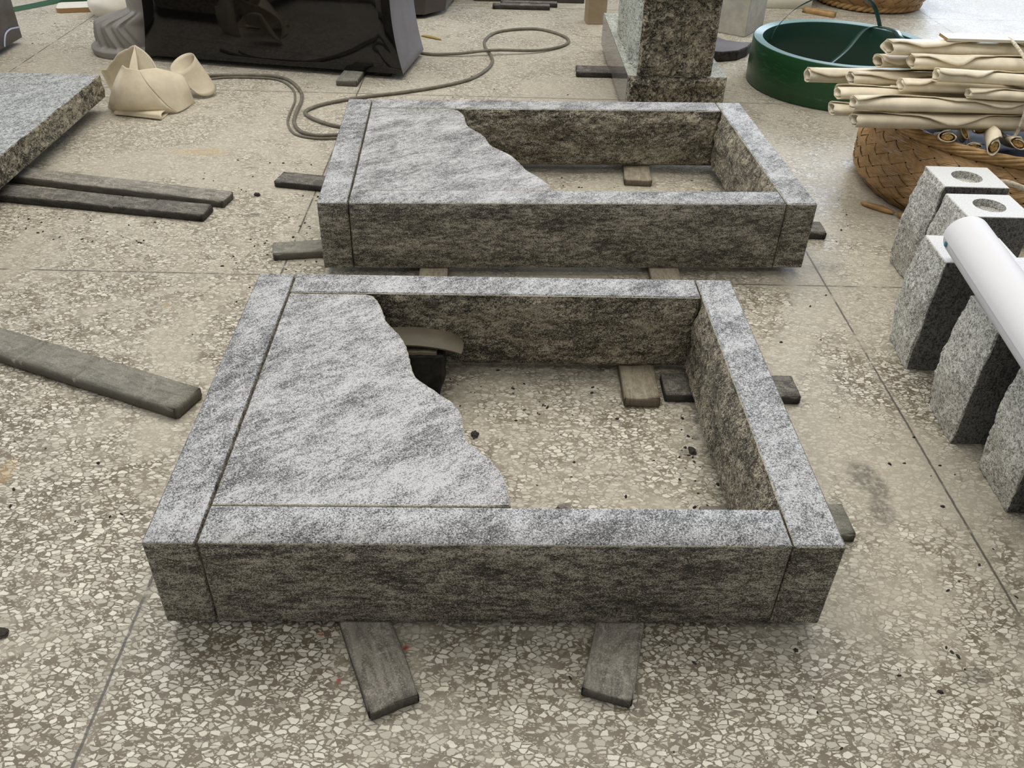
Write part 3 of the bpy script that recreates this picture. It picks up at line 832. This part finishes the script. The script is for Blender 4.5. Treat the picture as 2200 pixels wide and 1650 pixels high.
RL = [
 ('wide cream rolled sheet lying topmost at the back of the tied bundle', (1.326, 3.275, .545), (2.00, 3.35, .535), .045, .026, 0),
 ('cream roll second from top of the bundle with folded-over lip', (1.395, 3.205, .518), (2.00, 3.20, .520), .042, .024, 0),
 ('short-showing cream roll at upper left of the bundle beside the folded lip', (1.322, 3.325, .482), (2.02, 3.39, .480), .042, .023, 1),
 ('slender smooth cream roll lying on the upper front of the bundle', (1.450, 3.105, .502), (2.00, 3.085, .495), .030, .022, 0),
 ('folded cream roll in the middle left of the bundle', (1.215, 3.262, .435), (2.00, 3.31, .435), .040, .022, 1),
 ('cream roll jutting farthest left out of the bundle, open peaked end', (1.085, 3.360, .412), (1.95, 3.39, .412), .038, .026, 1),
 ('cream roll in the left middle of the bundle below the folded one', (1.155, 3.190, .403), (2.00, 3.225, .403), .036, .023, 0),
 ('cream roll with wavy loose edge across the middle of the bundle', (1.357, 3.150, .450), (2.00, 3.140, .448), .036, .022, 0),
 ('short slender cream roll at the right middle of the bundle', (1.560, 3.060, .455), (2.00, 3.045, .450), .026, .017, 0),
 ('cream roll with long wavy lip along the lower front of the bundle', (1.171, 3.060, .408), (2.00, 3.075, .408), .036, .024, 0),
 ('greyish cream roll in the lower left of the bundle behind the lipped roll', (1.135, 3.150, .352), (1.95, 3.165, .352), .040, .022, 1),
 ('greyish cream roll along the lowest front of the bundle', (1.180, 3.035, .360), (2.00, 3.075, .360), .036, .023, 1),
 ('flattened greyish cream roll at the very bottom of the bundle', (1.215, 3.100, .329), (1.95, 3.115, .329), .036, .012, 1),
]
C2 = [[a[1] * .5 + b[1] * .5, a[2] * .5 + b[2] * .5, ry * 1.12 * 1.06, rz_ * 1.05 * 1.10] for _, a, b, ry, rz_, g in RL]
C0 = [c[:] for c in C2]
for it in range(400):      # let the stacked rolls settle beside each other
    for i in range(len(C2)):
        for j in range(i + 1, len(C2)):
            a, b = C2[i], C2[j]
            dy = (b[0] - a[0]) / (a[2] + b[2]); dz = (b[1] - a[1]) / (a[3] + b[3]); q = math.hypot(dy, dz)
            if q < .97:
                k = (.97 - q) * .25 / max(q, .05)
                a[0] -= dy * k * (a[2] + b[2]); b[0] += dy * k * (a[2] + b[2])
                a[1] -= dz * k * (a[3] + b[3]); b[1] += dz * k * (a[3] + b[3])
for i, (lb, a, b, ry, rz_, g) in enumerate(RL):
    dy = C2[i][0] - C0[i][0]; dz = C2[i][1] - C0[i][1]
    a = (a[0], a[1] + dy, a[2] + dz); b = (b[0], b[1] + dy, b[2] + dz)
    place_roll(lb, a, b, ry, rz_, 30 + i, G1, M_cream2 if g else M_cream)
G2 = 'small filled cream rolls poking out of the basket below the bundle'
SR = [
 ('filled cream roll poking out below the bundle, leftmost of the small ones', (1.510, 2.995, .322), (1.575, 3.17, .250), .034, .020, 0),
 ('filled cream roll poking out, tilted, second from left of the small ones', (1.590, 3.045, .322), (1.66, 3.20, .25), .030, .012, .9),
 ('filled cream roll poking out just under the bundle, uppermost of the small ones', (1.655, 3.075, .322), (1.73, 3.22, .275), .027, .017, -.1),
 ('dark-filled cream roll poking out, below the uppermost small one', (1.615, 2.995, .292), (1.70, 3.16, .23), .028, .012, -.15),
 ('filled cream roll hanging lowest over the basket rim', (1.612, 2.866, .337), (1.712, 3.12, .318), .022, .031, 0),
 ('filled cream roll poking out at the far right of the small ones', (1.740, 2.950, .322), (1.80, 3.14, .26), .034, .018, .45),
]
for i, (lb, a, b, ry, rz_, tl) in enumerate(SR):
    place_roll(lb, a, b, ry, rz_, 60 + i, G2, M_cream, fill=True, tilt=tl, turns=1.25)
tw = [(x - .03, y, z) for x, y, z in [(1.775, 3.0 + .0, .33), (1.775, 2.992, .37), (1.78, 3.005, .43), (1.78, 3.03, .50), (1.785, 3.10, .545), (1.79, 3.22, .575), (1.80, 3.33, .578), (1.80, 3.41, .55), (1.80, 3.44, .46), (1.79, 3.41, .35), (1.78, 3.25, .312), (1.775, 3.06, .308)]]
tag(link('twine', tube('twine', catmull(tw + [tw[0]], 5)[:-1], .006, 7, True), M_twine), 'pale strip tied around the bundle of cream rolls', 'twine')
wp = mesh('white_board', [(0, 0, 0), (.45, 0, 0), (.45, .075, .0), (0, .075, 0), (0, 0, .010), (.45, 0, .010), (.45, .075, .010), (0, .075, .010)],
          [(0, 3, 2, 1), (4, 5, 6, 7), (0, 1, 5, 4), (1, 2, 6, 5), (2, 3, 7, 6), (3, 0, 4, 7)], [0, 0, 0, 0, 0, 1])
tag(link('white_board', wp, [M_boardw, M_boarde], None, (1.53, 3.27, .574), .02, smooth=False), 'white sheet with brown corner lying behind on top of the cream bundle', 'sheet')
rp = [(1.555, 2.765, .245), (1.585, 2.745, .262), (1.62, 2.735, .268), (1.655, 2.725, .262), (1.69, 2.72, .250), (1.72, 2.715, .24)]
tag(link('twine', tube('twine', catmull(rp, 5), .009, 7), M_twine), 'short pale rope end on the basket side beyond the farthest granite block', 'rope')

# splints on the floor by the basket
def sliver(name, label, pts, r, mat, cat):
    me = tube(name, catmull(pts, 5), lambda t: r * (.25 + sin(pi * min(1, max(0, t))) ** .6), 6)
    for v in me.vertices: v.co.z = .001 + max(0, v.co.z) * .8
    return tag(link(name, me, mat), label, cat)
sliver('bamboo_splint', 'pointed bamboo splint on the floor at the foot of the basket, left one', [(1.322, 3.116, .010), (1.375, 3.07, .012), (1.425, 3.03, .010)], .011, M_splin, 'bamboo splint')
sliver('bamboo_splint', 'broad bamboo splint on the floor between basket and granite block, right one', [(1.432, 3.026, .012), (1.455, 2.985, .014), (1.475, 2.93, .010)], .014, M_splin, 'bamboo splint')
sliver('dry_leaf', 'narrow dry leaf on the far floor beside the black monument', [(-.60, 5.267, .004), (-.54, 5.235, .005), (-.475, 5.195, .003)], .009, M_leaf, 'leaf')
plank('small tan wood offcut on the far floor between coil and far basket', (1.865, 6.165), (2.045, 6.045), .05, .03, seed=31, mat=M_splin, name='wood_offcut', cat='wood offcut')

# ------------------------------------------------------------------ rock-faced monument
mon = empty('granite_monument', (.478, 3.985, .030), .032)
tag(mon, 'rock-faced grey granite monument with upright block on a plinth, right of centre at the top', 'monument')
bw, bd, bh = .455, 1.12, .172
def rfn(bulge, amp, w, h, seed):
    off = Vector((seed * 3.7, 1.3, seed))
    def f(p, s, sides=('-y',)):
        if '-y' in s:
            m = sm(min(p.x, w - p.x) / .02 + .15) * (sm((h - p.z) / .02 + .25))
            q = p + off
            d = bulge * .6 + amp * fbm(q * 8, 3) + amp * .9 * abs(fbm(q * 26, 3)) + amp * .4 * fbm(q * 60, 2)
            p = p + Vector((0, -d * m, 0))
        return p
    return f
b1 = lattice('plinth', bw, bd, bh, (.010, .06, .010), .003, rfn(.012, .03, bw, bh, 1), {'-y': 1, '-x': 2, '+x': 2})
link('plinth', b1, [M_pale, M_rock, M_polgrey], mon, smooth=False)
dw, dd, dh = .345, .74, .95
def dfn(p, s):
    if '-x' in s and len(s) == 1:
        p = p + Vector((.006 * sin(p.y * 2 * pi / .062) + .004 * noise.noise(p * 14) - (.012 * abs(fbm(p * 40, 3)) if p.y < .14 else 0), 0, 0))
    if '-x' in s: p = p + Vector((.055 * (1 - sm(p.y / .16)), 0, 0))
    return rfn(.01, .032, dw, dh * 2, 2)(p, s)
d1 = lattice('upright_block', dw, dd, dh, (.011, .011, .012), .004, dfn, {'-y': 1, '+x': 1})
link('upright_block', d1, [M_pale, M_rock], mon, (.036, .006, bh), smooth=False)

# ------------------------------------------------------------------ black monument with flared ends
bmn = empty('black_monument', (-1.985, 4.625, .030), -.134)
tag(bmn, 'wide polished black granite monument with flared grey ends, top left of centre', 'monument')
mw, mdp, mh = 1.395, .445, .60
def mfn(p, s):
    ins = .052 * (1 - (1 - min(1, p.z / .38)) ** 2)
    c_ = (p.x / mw - .5) * 2
    return p + Vector((-c_ * ins, 0, 0))
me = lattice('body', mw, mdp, mh, (.1, .1, .03), .003, mfn, {'-x': 1, '+x': 1, '+z': 0})
link('body', me, [M_black, M_honed], bmn)
# carved drapery at the left end
V = []; Fc = []
sg, hz = 200, 70
for i in range(hz + 1):
    z = .62 * (i / hz) ** 1.5
    hem = sm((.052 - z) / .022)
    up = sm((z - .145) / .085)
    cx = -.02 + .125 * up
    R_ = .170 * (1 - up) + .115 * up + .040 * hem + .012 * sin(min(1, z / .16) * pi)
    knee = 1 - up
    for k in range(sg):
        t = 2 * pi * k / sg
        ridge = 0
        for c0, a0 in ((3.35, 1.6), (3.85, 2.3), (4.25, 3.2), (4.65, 4.2)):
            dd_ = (t - (c0 + a0 * (.20 - z)))
            ridge += .013 * math.exp(-(dd_ / .05) ** 2) - .016 * math.exp(-((dd_ - .13) / .08) ** 2)
        ridge *= (1 - hem) * (1 - .75 * up) * .8
        kx = 1 + .12 * knee * max(0, -cos(t))
        r = (R_ + ridge) * kx
        if i == 0: r *= .94
        V.append((cx + r * cos(t) * .92, r * sin(t) * 1.0, z))
for i in range(hz):
    for k in range(sg):
        kk = (k + 1) % sg; Fc.append((i * sg + k, i * sg + kk, (i + 1) * sg + kk, (i + 1) * sg + k))
Fc.append(tuple(range(sg - 1, -1, -1))); Fc.append(tuple(range(hz * sg, (hz + 1) * sg)))
dr = link('carved_drapery', mesh('carved_drapery', V, Fc), M_greyst, bmn, (-.130, .19, -.029))
tag(dr, 'matt grey stone carved as folded drapery')
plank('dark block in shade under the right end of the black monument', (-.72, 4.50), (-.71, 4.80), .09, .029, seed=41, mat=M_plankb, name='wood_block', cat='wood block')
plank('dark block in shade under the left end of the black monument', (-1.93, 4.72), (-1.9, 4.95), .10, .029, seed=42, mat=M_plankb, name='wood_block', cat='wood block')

# white rounded stone behind the drapery
bm = bmesh.new(); bmesh.ops.create_icosphere(bm, subdivisions=4, radius=1)
for v in bm.verts:
    p = v.co.copy(); k = 1 + .06 * noise.noise(p * 1.7)
    v.co = Vector((p.x * .20 * k, p.y * .16 * k, max(-.07, p.z * .10 * k)))
me = bpy.data.meshes.new('rounded_stone'); bm.to_mesh(me); bm.free()
tag(link('rounded_stone', me, M_whitest, None, (-2.42, 5.50, .071), .2), 'smooth white rounded stone behind the grey carved drapery', 'carved stone')

# boards and strap at top left
def rboard(label, loc, rz, L, W_, t, em):
    out = []
    r = .03
    for cx_, cy_, a0 in ((L - r, r, -pi / 2), (L - r, W_ - r, 0), (r, W_ - r, pi / 2), (r, r, pi)):
        for k in range(7): out.append((cx_ + r * cos(a0 + pi / 2 * k / 6), cy_ + r * sin(a0 + pi / 2 * k / 6)))
    me = slab_mesh('board', out, t, .002)
    return tag(link('board', me, [M_boardw, em], None, loc, rz, smooth=False), label, 'board')
rboard('white-faced board with brown edge on the far floor at top left', (-2.845, 5.500, 0), .32, .26, .16, .028, M_boarde)
rboard('white-faced board with dark green edge at the very top left behind the brown-edged one', (-2.93, 5.740, 0), .16, .70, .2, .028, M_boardg)
gs = [(-3.35, 5.36, .003), (-3.17, 5.515, .003), (-3.02, 5.72, .003), (-2.9, 5.95, .003), (-2.8, 6.2, .003)]
P = catmull(gs, 6); V = []; Fc = []
for i, p in enumerate(P):
    a = P[max(0, i - 1)]; b_ = P[min(len(P) - 1, i + 1)]; d = (b_ - a).normalized(); s_ = Vector((-d.y, d.x, 0)) * .055
    V += [p + s_, p - s_]
for i in range(len(P) - 1): Fc.append((2 * i + 1, 2 * i + 3, 2 * i + 2, 2 * i))
o = link('green_strap', mesh('green_strap', V, Fc), M_boardg); md = o.modifiers.new('s', 'SOLIDIFY'); md.thickness = .002
tag(o, 'flat dark green strap lying on the floor at the top left corner', 'strap')
# black slab in the top left corner
bs = empty('black_slab', (-2.742, 4.870, .030), 0)
tag(bs, 'polished black stone slab at the top left corner with a thin curved line', 'stone slab')
me = lattice('body', .9, .9, .5, (.2, .2, .1), .003, None, {'+x': 0})
link('body', me, M_tarp, bs, (-.9, -.9, 0))
cl = [(.002, -.20, .005), (.002, -.18, .035), (.002, -.15, .060), (.002, -.10, .068), (.002, -.05, .062), (.002, -.004, .055)]
tag(link('curved_line', tube('curved_line', catmull(cl, 6), .0045, 6), M_line, bs), 'thin pale curved line')
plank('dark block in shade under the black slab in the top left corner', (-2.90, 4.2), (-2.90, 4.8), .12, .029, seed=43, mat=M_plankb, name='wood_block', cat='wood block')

# dark stones at the back
def prism(name, poly, z0, z1, mats, shift=(0, 0), loc=(0, 0, 0), b=.004):
    n = len(poly); V = [(x, y, z0) for x, y in poly] + [(x + shift[0], y + shift[1], z1) for x, y in poly]
    Fc = [(i, (i + 1) % n, n + (i + 1) % n, n + i) for i in range(n)] + [tuple(range(n - 1, -1, -1)), tuple(range(n, 2 * n))]
    me = mesh(name, V, Fc, [1 if isinstance(mats, list) and len(mats) > 1 else 0] * n + [0, 0])
    bm = bmesh.new(); bm.from_mesh(me); bmesh.ops.bevel(bm, geom=list(bm.edges), offset=b, segments=2, affect='EDGES', profile=.5); bm.to_mesh(me); bm.free()
    return link(name, me, mats, None, loc, 0, smooth=False)
o = prism('dark_stone', [(-1.05, 5.62), (-.62, 5.655), (-.50, 5.80), (-.42, 6.5), (-1.05, 6.5)], .025, .55, M_tarp, (.07, 0))
tag(o, 'dark brown stone with slanting side behind the black monument', 'stone')
plank('dark block in shade under the dark brown stone', (-.7, 5.72), (-.7, 6.3), .12, .025, seed=44, mat=M_plankb, name='wood_block', cat='wood block')
o = prism('dark_slab', [(-.34, 6.16), (.40, 6.19), (.40, 6.6), (-.34, 6.6)], 0, .09, M_tarp)
tag(o, 'low dark slab at the top edge behind the battens', 'stone slab')
o = prism('timber_post', [(.391, 5.655), (.510, 5.668), (.498, 5.78), (.379, 5.768)], 0, .9, M_post)
tag(o, 'square tan timber post standing at the top edge left of the rock-faced monument', 'post')
o = prism('concrete_block', [(1.339, 5.471), (1.505, 5.735), (1.27, 5.90), (1.10, 5.63)], 0, .52, [M_conc, M_conc], b=.006)
tag(o, 'grey concrete block with pale right side standing right of the rock-faced monument', 'concrete block')
# low dark stone between monument and coil
out = [(1.02, 4.96), (1.10, 4.945), (1.20, 4.985), (1.27, 5.07), (1.315, 5.165), (1.25, 5.17), (1.17, 5.20), (1.06, 5.36), (1.02, 5.36)]
me = slab_mesh('dark_offcut', out, .055, .008)
tag(link('dark_offcut', me, [M_honed, M_dark], None, (0, 0, 0), 0, smooth=False), 'flat dark stone offcut with pointed end between monument and green coil', 'stone offcut')

# ------------------------------------------------------------------ hose and cable
hp = [(-1.72, 4.33), (-1.588, 4.387), (-1.465, 4.407), (-1.279, 4.42), (-1.172, 4.363), (-1.079, 4.207), (-1.044, 4.074), (-1.033, 3.914), (-1.014, 3.782), (-.963, 3.672), (-.883, 3.629), (-.78, 3.648), (-.66, 3.68), (-.60, 3.71), (-.68, 3.735), (-.80, 3.743), (-.895, 3.793), (-.974, 3.87), (-.991, 3.93), (-.94, 4.018), (-.834, 4.101), (-.721, 4.167), (-.572, 4.238), (-.399, 4.348), (-.266, 4.474), (-.19, 4.639), (-.164, 4.791), (-.185, 4.937), (-.217, 5.07), (-.22, 5.213), (-.166, 5.37), (-.043, 5.458), (.098, 5.475), (.222, 5.366), (.265, 5.242), (.216, 5.121), (.069, 5.002), (-.164, 4.939), (-.368, 4.889), (-.522, 4.889), (-.612, 4.959), (-.72, 5.10), (-.85, 5.25)]
hp3 = []
for i, (x, y) in enumerate(hp):
    z = .0085
    if i in (37,): z = .026
    if i in (36, 38): z = .014
    hp3.append((x, y, z))
tag(link('hose', tube('hose', catmull(hp3, 6), .0082, 8), M_hose), 'grey rubber hose looping over the floor behind the farther frame', 'hose')
c2 = [(-1.62, 4.31, .006), (-1.5, 4.375, .006), (-1.35, 4.39, .006), (-1.22, 4.365, .006), (-1.12, 4.23, .006), (-1.075, 4.07, .006), (-1.062, 3.92, .006), (-1.04, 3.77, .006), (-.98, 3.645, .006), (-.88, 3.600, .006), (-.78, 3.612, .006), (-.68, 3.62, .006)]
tag(link('cable', tube('cable', catmull(c2, 6), .0052, 7), M_hose), 'thin grey cable running close beside the hose left of the farther frame', 'cable')

# ------------------------------------------------------------------ crumpled cream sheet
def loft(rows, nu=14):
    """rows: list of polylines (same count); smooth in both directions"""
    R2 = [catmull(r, 6) for r in rows]
    cols = []
    for k in range(len(R2[0])): cols.append(catmull([r[k] for r in R2], nu // 2))
    V = []; Fc = []; n = len(cols[0])
    for c_ in cols: V += c_
    for i in range(len(cols) - 1):
        for k in range(n - 1): Fc.append((i * n + k, i * n + k + 1, (i + 1) * n + k + 1, (i + 1) * n + k))
    return mesh('p', V, Fc)
def rag(pts, a=.006, seed=0):
    P = catmull(pts, 5); return [(p.x + a * .5 * noise.noise(p * 60), p.y, p.z + a * noise.noise(p * 90 + Vector((seed, 0, 0)))) for p in P]
pieces = []
# front cone panel: left edge -> bulge -> fold line (each bottom to top)
pieces.append(loft([
    [(-1.905, 3.92, .002), (-1.865, 3.86, .045), (-1.839, 3.85, .094), (-1.80, 3.84, .155), (-1.751, 3.83, .219)],
    [(-1.838, 3.85, .002), (-1.805, 3.79, .050), (-1.785, 3.785, .110), (-1.765, 3.80, .160), (-1.735, 3.83, .208)],
    [(-1.720, 3.83, .004), (-1.715, 3.785, .050), (-1.715, 3.785, .105), (-1.718, 3.81, .155), (-1.715, 3.85, .198)],
    [(-1.563, 3.86, .006), (-1.59, 3.84, .035), (-1.625, 3.835, .080), (-1.665, 3.84, .135), (-1.700, 3.865, .188)]]))
# right panel
pieces.append(loft([
    [(-1.563, 3.86, .006), (-1.59, 3.845, .035), (-1.625, 3.84, .080), (-1.665, 3.845, .135), (-1.700, 3.865, .188)],
    [(-1.545, 3.90, .006), (-1.565, 3.88, .045), (-1.59, 3.885, .095), (-1.625, 3.90, .135), (-1.682, 3.92, .178)],
    [(-1.531, 4.01, .004), (-1.530, 3.98, .050), (-1.538, 3.985, .095), (-1.570, 4.00, .134), (-1.667, 3.98, .165)]]))
# tall back panel with torn top edge
top = rag([(-1.935, 4.00, .135), (-1.875, 4.03, .185), (-1.821, 4.05, .225), (-1.775, 4.055, .243)], .012)
bot = catmull([(-1.905, 4.00, .003), (-1.86, 4.03, .003), (-1.80, 4.05, .003), (-1.76, 4.05, .003)], 5)
mid = [((a[0] + b_[0]) / 2 - .004, (a[1] + b_[1]) / 2 + .012, (a[2] + b_[2]) / 2) for a, b_ in zip(top, bot)]
pieces.append(loft([[tuple(p) for p in bot], mid, top]))
# inner slope down to the right
pieces.append(loft([
    [(-1.775, 4.055, .243), (-1.735, 4.05, .218), (-1.70, 4.03, .190), (-1.667, 3.98, .165)],
    [(-1.765, 4.01, .150), (-1.735, 4.00, .135), (-1.70, 3.98, .120), (-1.66, 3.96, .110)],
    [(-1.755, 3.97, .050), (-1.73, 3.96, .045), (-1.70, 3.95, .040), (-1.66, 3.94, .040)]]))
# narrow bright inner spike
pieces.append(loft([
    [(-1.775, 4.05, .242), (-1.755, 4.00, .20), (-1.735, 3.93, .13)],
    [(-1.772, 4.045, .240), (-1.780, 3.97, .18), (-1.790, 3.90, .10)]]))
# loop at right
V = []; Fc = []; n = 36
for i in range(9):
    u = i / 8
    cx_ = -1.605 + .095 * u; cy_ = 4.140 - .03 * u; cz = .143 - .105 * u
    e1 = Vector((.058, .01, .022)).lerp(Vector((.045, .03, -.01)), u); e2 = Vector((.0, .035, .030)).lerp(Vector((-.01, .04, .024)), u)
    for k in range(n):
        t = 2 * pi * k / n * 1.06; p = Vector((cx_, cy_, cz)) + e1 * cos(t) + e2 * sin(t)
        p.z = max(.003, p.z); V.append(p)
for i in range(8):
    for k in range(n - 1): Fc.append((i * n + k, i * n + k + 1, (i + 1) * n + k + 1, (i + 1) * n + k))
pieces.append(mesh('loop', V, Fc))
# folded flap on the floor
pieces.append(loft([
    [(-1.835, 3.905, .004), (-1.72, 3.90, .004), (-1.60, 3.87, .004)],
    [(-1.825, 3.82, .004), (-1.72, 3.80, .004), (-1.605, 3.775, .004)],
    [(-1.832, 3.808, .012), (-1.72, 3.790, .014), (-1.600, 3.765, .014)],
    [(-1.822, 3.822, .024), (-1.72, 3.805, .026), (-1.605, 3.785, .026)],
    [(-1.83, 3.90, .018), (-1.72, 3.89, .018), (-1.61, 3.87, .018)]]))
o = link('cream_sheet', merge('cream_sheet', pieces), M_cream2)
md = o.modifiers.new('s', 'SOLIDIFY'); md.thickness = .003; md.offset = 0
tag(o, 'crumpled stiff cream sheet heaped on the floor beside the thick left slab', 'crumpled sheet')

# ------------------------------------------------------------------ debris
def chip(name, label, x, y, r, h, seed, mat=M_dark, cat='stone chip'):
    bm = bmesh.new(); bmesh.ops.create_icosphere(bm, subdivisions=3, radius=1)
    for v in bm.verts:
        p = v.co.copy(); k = 1 + .45 * noise.noise(p * 1.6 + Vector((seed, 0, 0))) + .15 * noise.noise(p * 5)
        v.co = Vector((p.x * r * k, p.y * r * .7 * k, h / 2 + max(-1, p.z * k) * h / 2))
        v.co.z = max(0, v.co.z)
    me = bpy.data.meshes.new(name); bm.to_mesh(me); bm.free()
    return tag(link(name, me, mat, None, (x, y, .0003), seed, smooth=False), label, cat)
chip('stone_chip', 'dark rough stone chip just behind the front kerb inside the nearer frame', .128, 1.40, .020, .022, 3, M_plank)
chip('stone_chip', 'dark stone chip near the split right kerb inside the nearer frame', .452, 1.625, .013, .008, 5)
chip('stone_chip', 'small black chip on the bare floor below the wavy slab edge', -.089, 1.661, .013, .006, 8)
chip('rubber_scrap', 'small black scrap on the floor at the lower left picture edge', -.965, 1.024, .016, .006, 9, M_dark, 'scrap')
chip('stone_chip', 'dark chip on the floor left of the farther frame', -.985, 3.02, .014, .010, 12)
V = []; Fc = []
rnd = random.Random(5)
def addchip(x, y, r):
    q = Vector((x, y))
    for p0, p1, w in PL:
        d = (p1 - p0); L = d.length; d = d / L; t = (q - p0).dot(d)
        if -.02 < t < L + .02 and abs((q - p0).dot(Vector((-d.y, d.x)))) < w / 2 + .012: return
    a = rnd.uniform(0, 6.3); b0 = len(V); h = r * rnd.uniform(.25, .6); e = rnd.uniform(.35, .8)
    for z, k in ((0.0003, 1), (h, .55)):
        for q in range(5):
            t = a + 2 * pi * q / 5; rr_ = r * k * rnd.uniform(.75, 1.1)
            dx, dy = rr_ * cos(t), rr_ * sin(t) * e
            V.append((x + dx * cos(a) - dy * sin(a), y + dx * sin(a) + dy * cos(a), z))
    for q in range(5): Fc.append((b0 + q, b0 + (q + 1) % 5, b0 + 5 + (q + 1) % 5, b0 + 5 + q))
    Fc.append(tuple(b0 + 5 + q for q in range(5)))
zones = [(-.18, 1.30, .55, 1.9, 40), (-.20, 1.72, .1, 1.95, 30), (.40, 1.4, .50, 1.8, 22), (-.95, 2.45, -.66, 3.2, 60), (.05, 2.95, .8, 3.30, 45), (-.55, 2.1, 1.0, 2.42, 60), (-1.9, 2.55, -1.2, 2.85, 60), (-1.25, 2.9, -.75, 3.4, 35), (.1, .95, .9, 1.08, 9), (1.0, 2.6, 1.25, 3.2, 16), (-1.3, 1.2, -.85, 1.6, 16), (-1.0, 2.0, -.8, 2.6, 14), (-1.3, 4.2, .3, 4.6, 20), (-2.8, 4.6, -2.4, 5.4, 12), (.85, 1.0, 1.1, 1.9, 16), (.1, .75, 1.0, 1.0, 7)]
for x0, y0, x1, y1, k in zones:
    for _ in range(k): addchip(rnd.uniform(x0, x1), rnd.uniform(y0, y1), rnd.choice([.0025, .003, .004, .0055, .007]))
tag(link('stone_crumbs', mesh('stone_crumbs', V, Fc), M_dark, smooth=False), 'dark stone crumbs strewn over the terrazzo around the kerb frames', 'stone crumbs', kind='stuff')
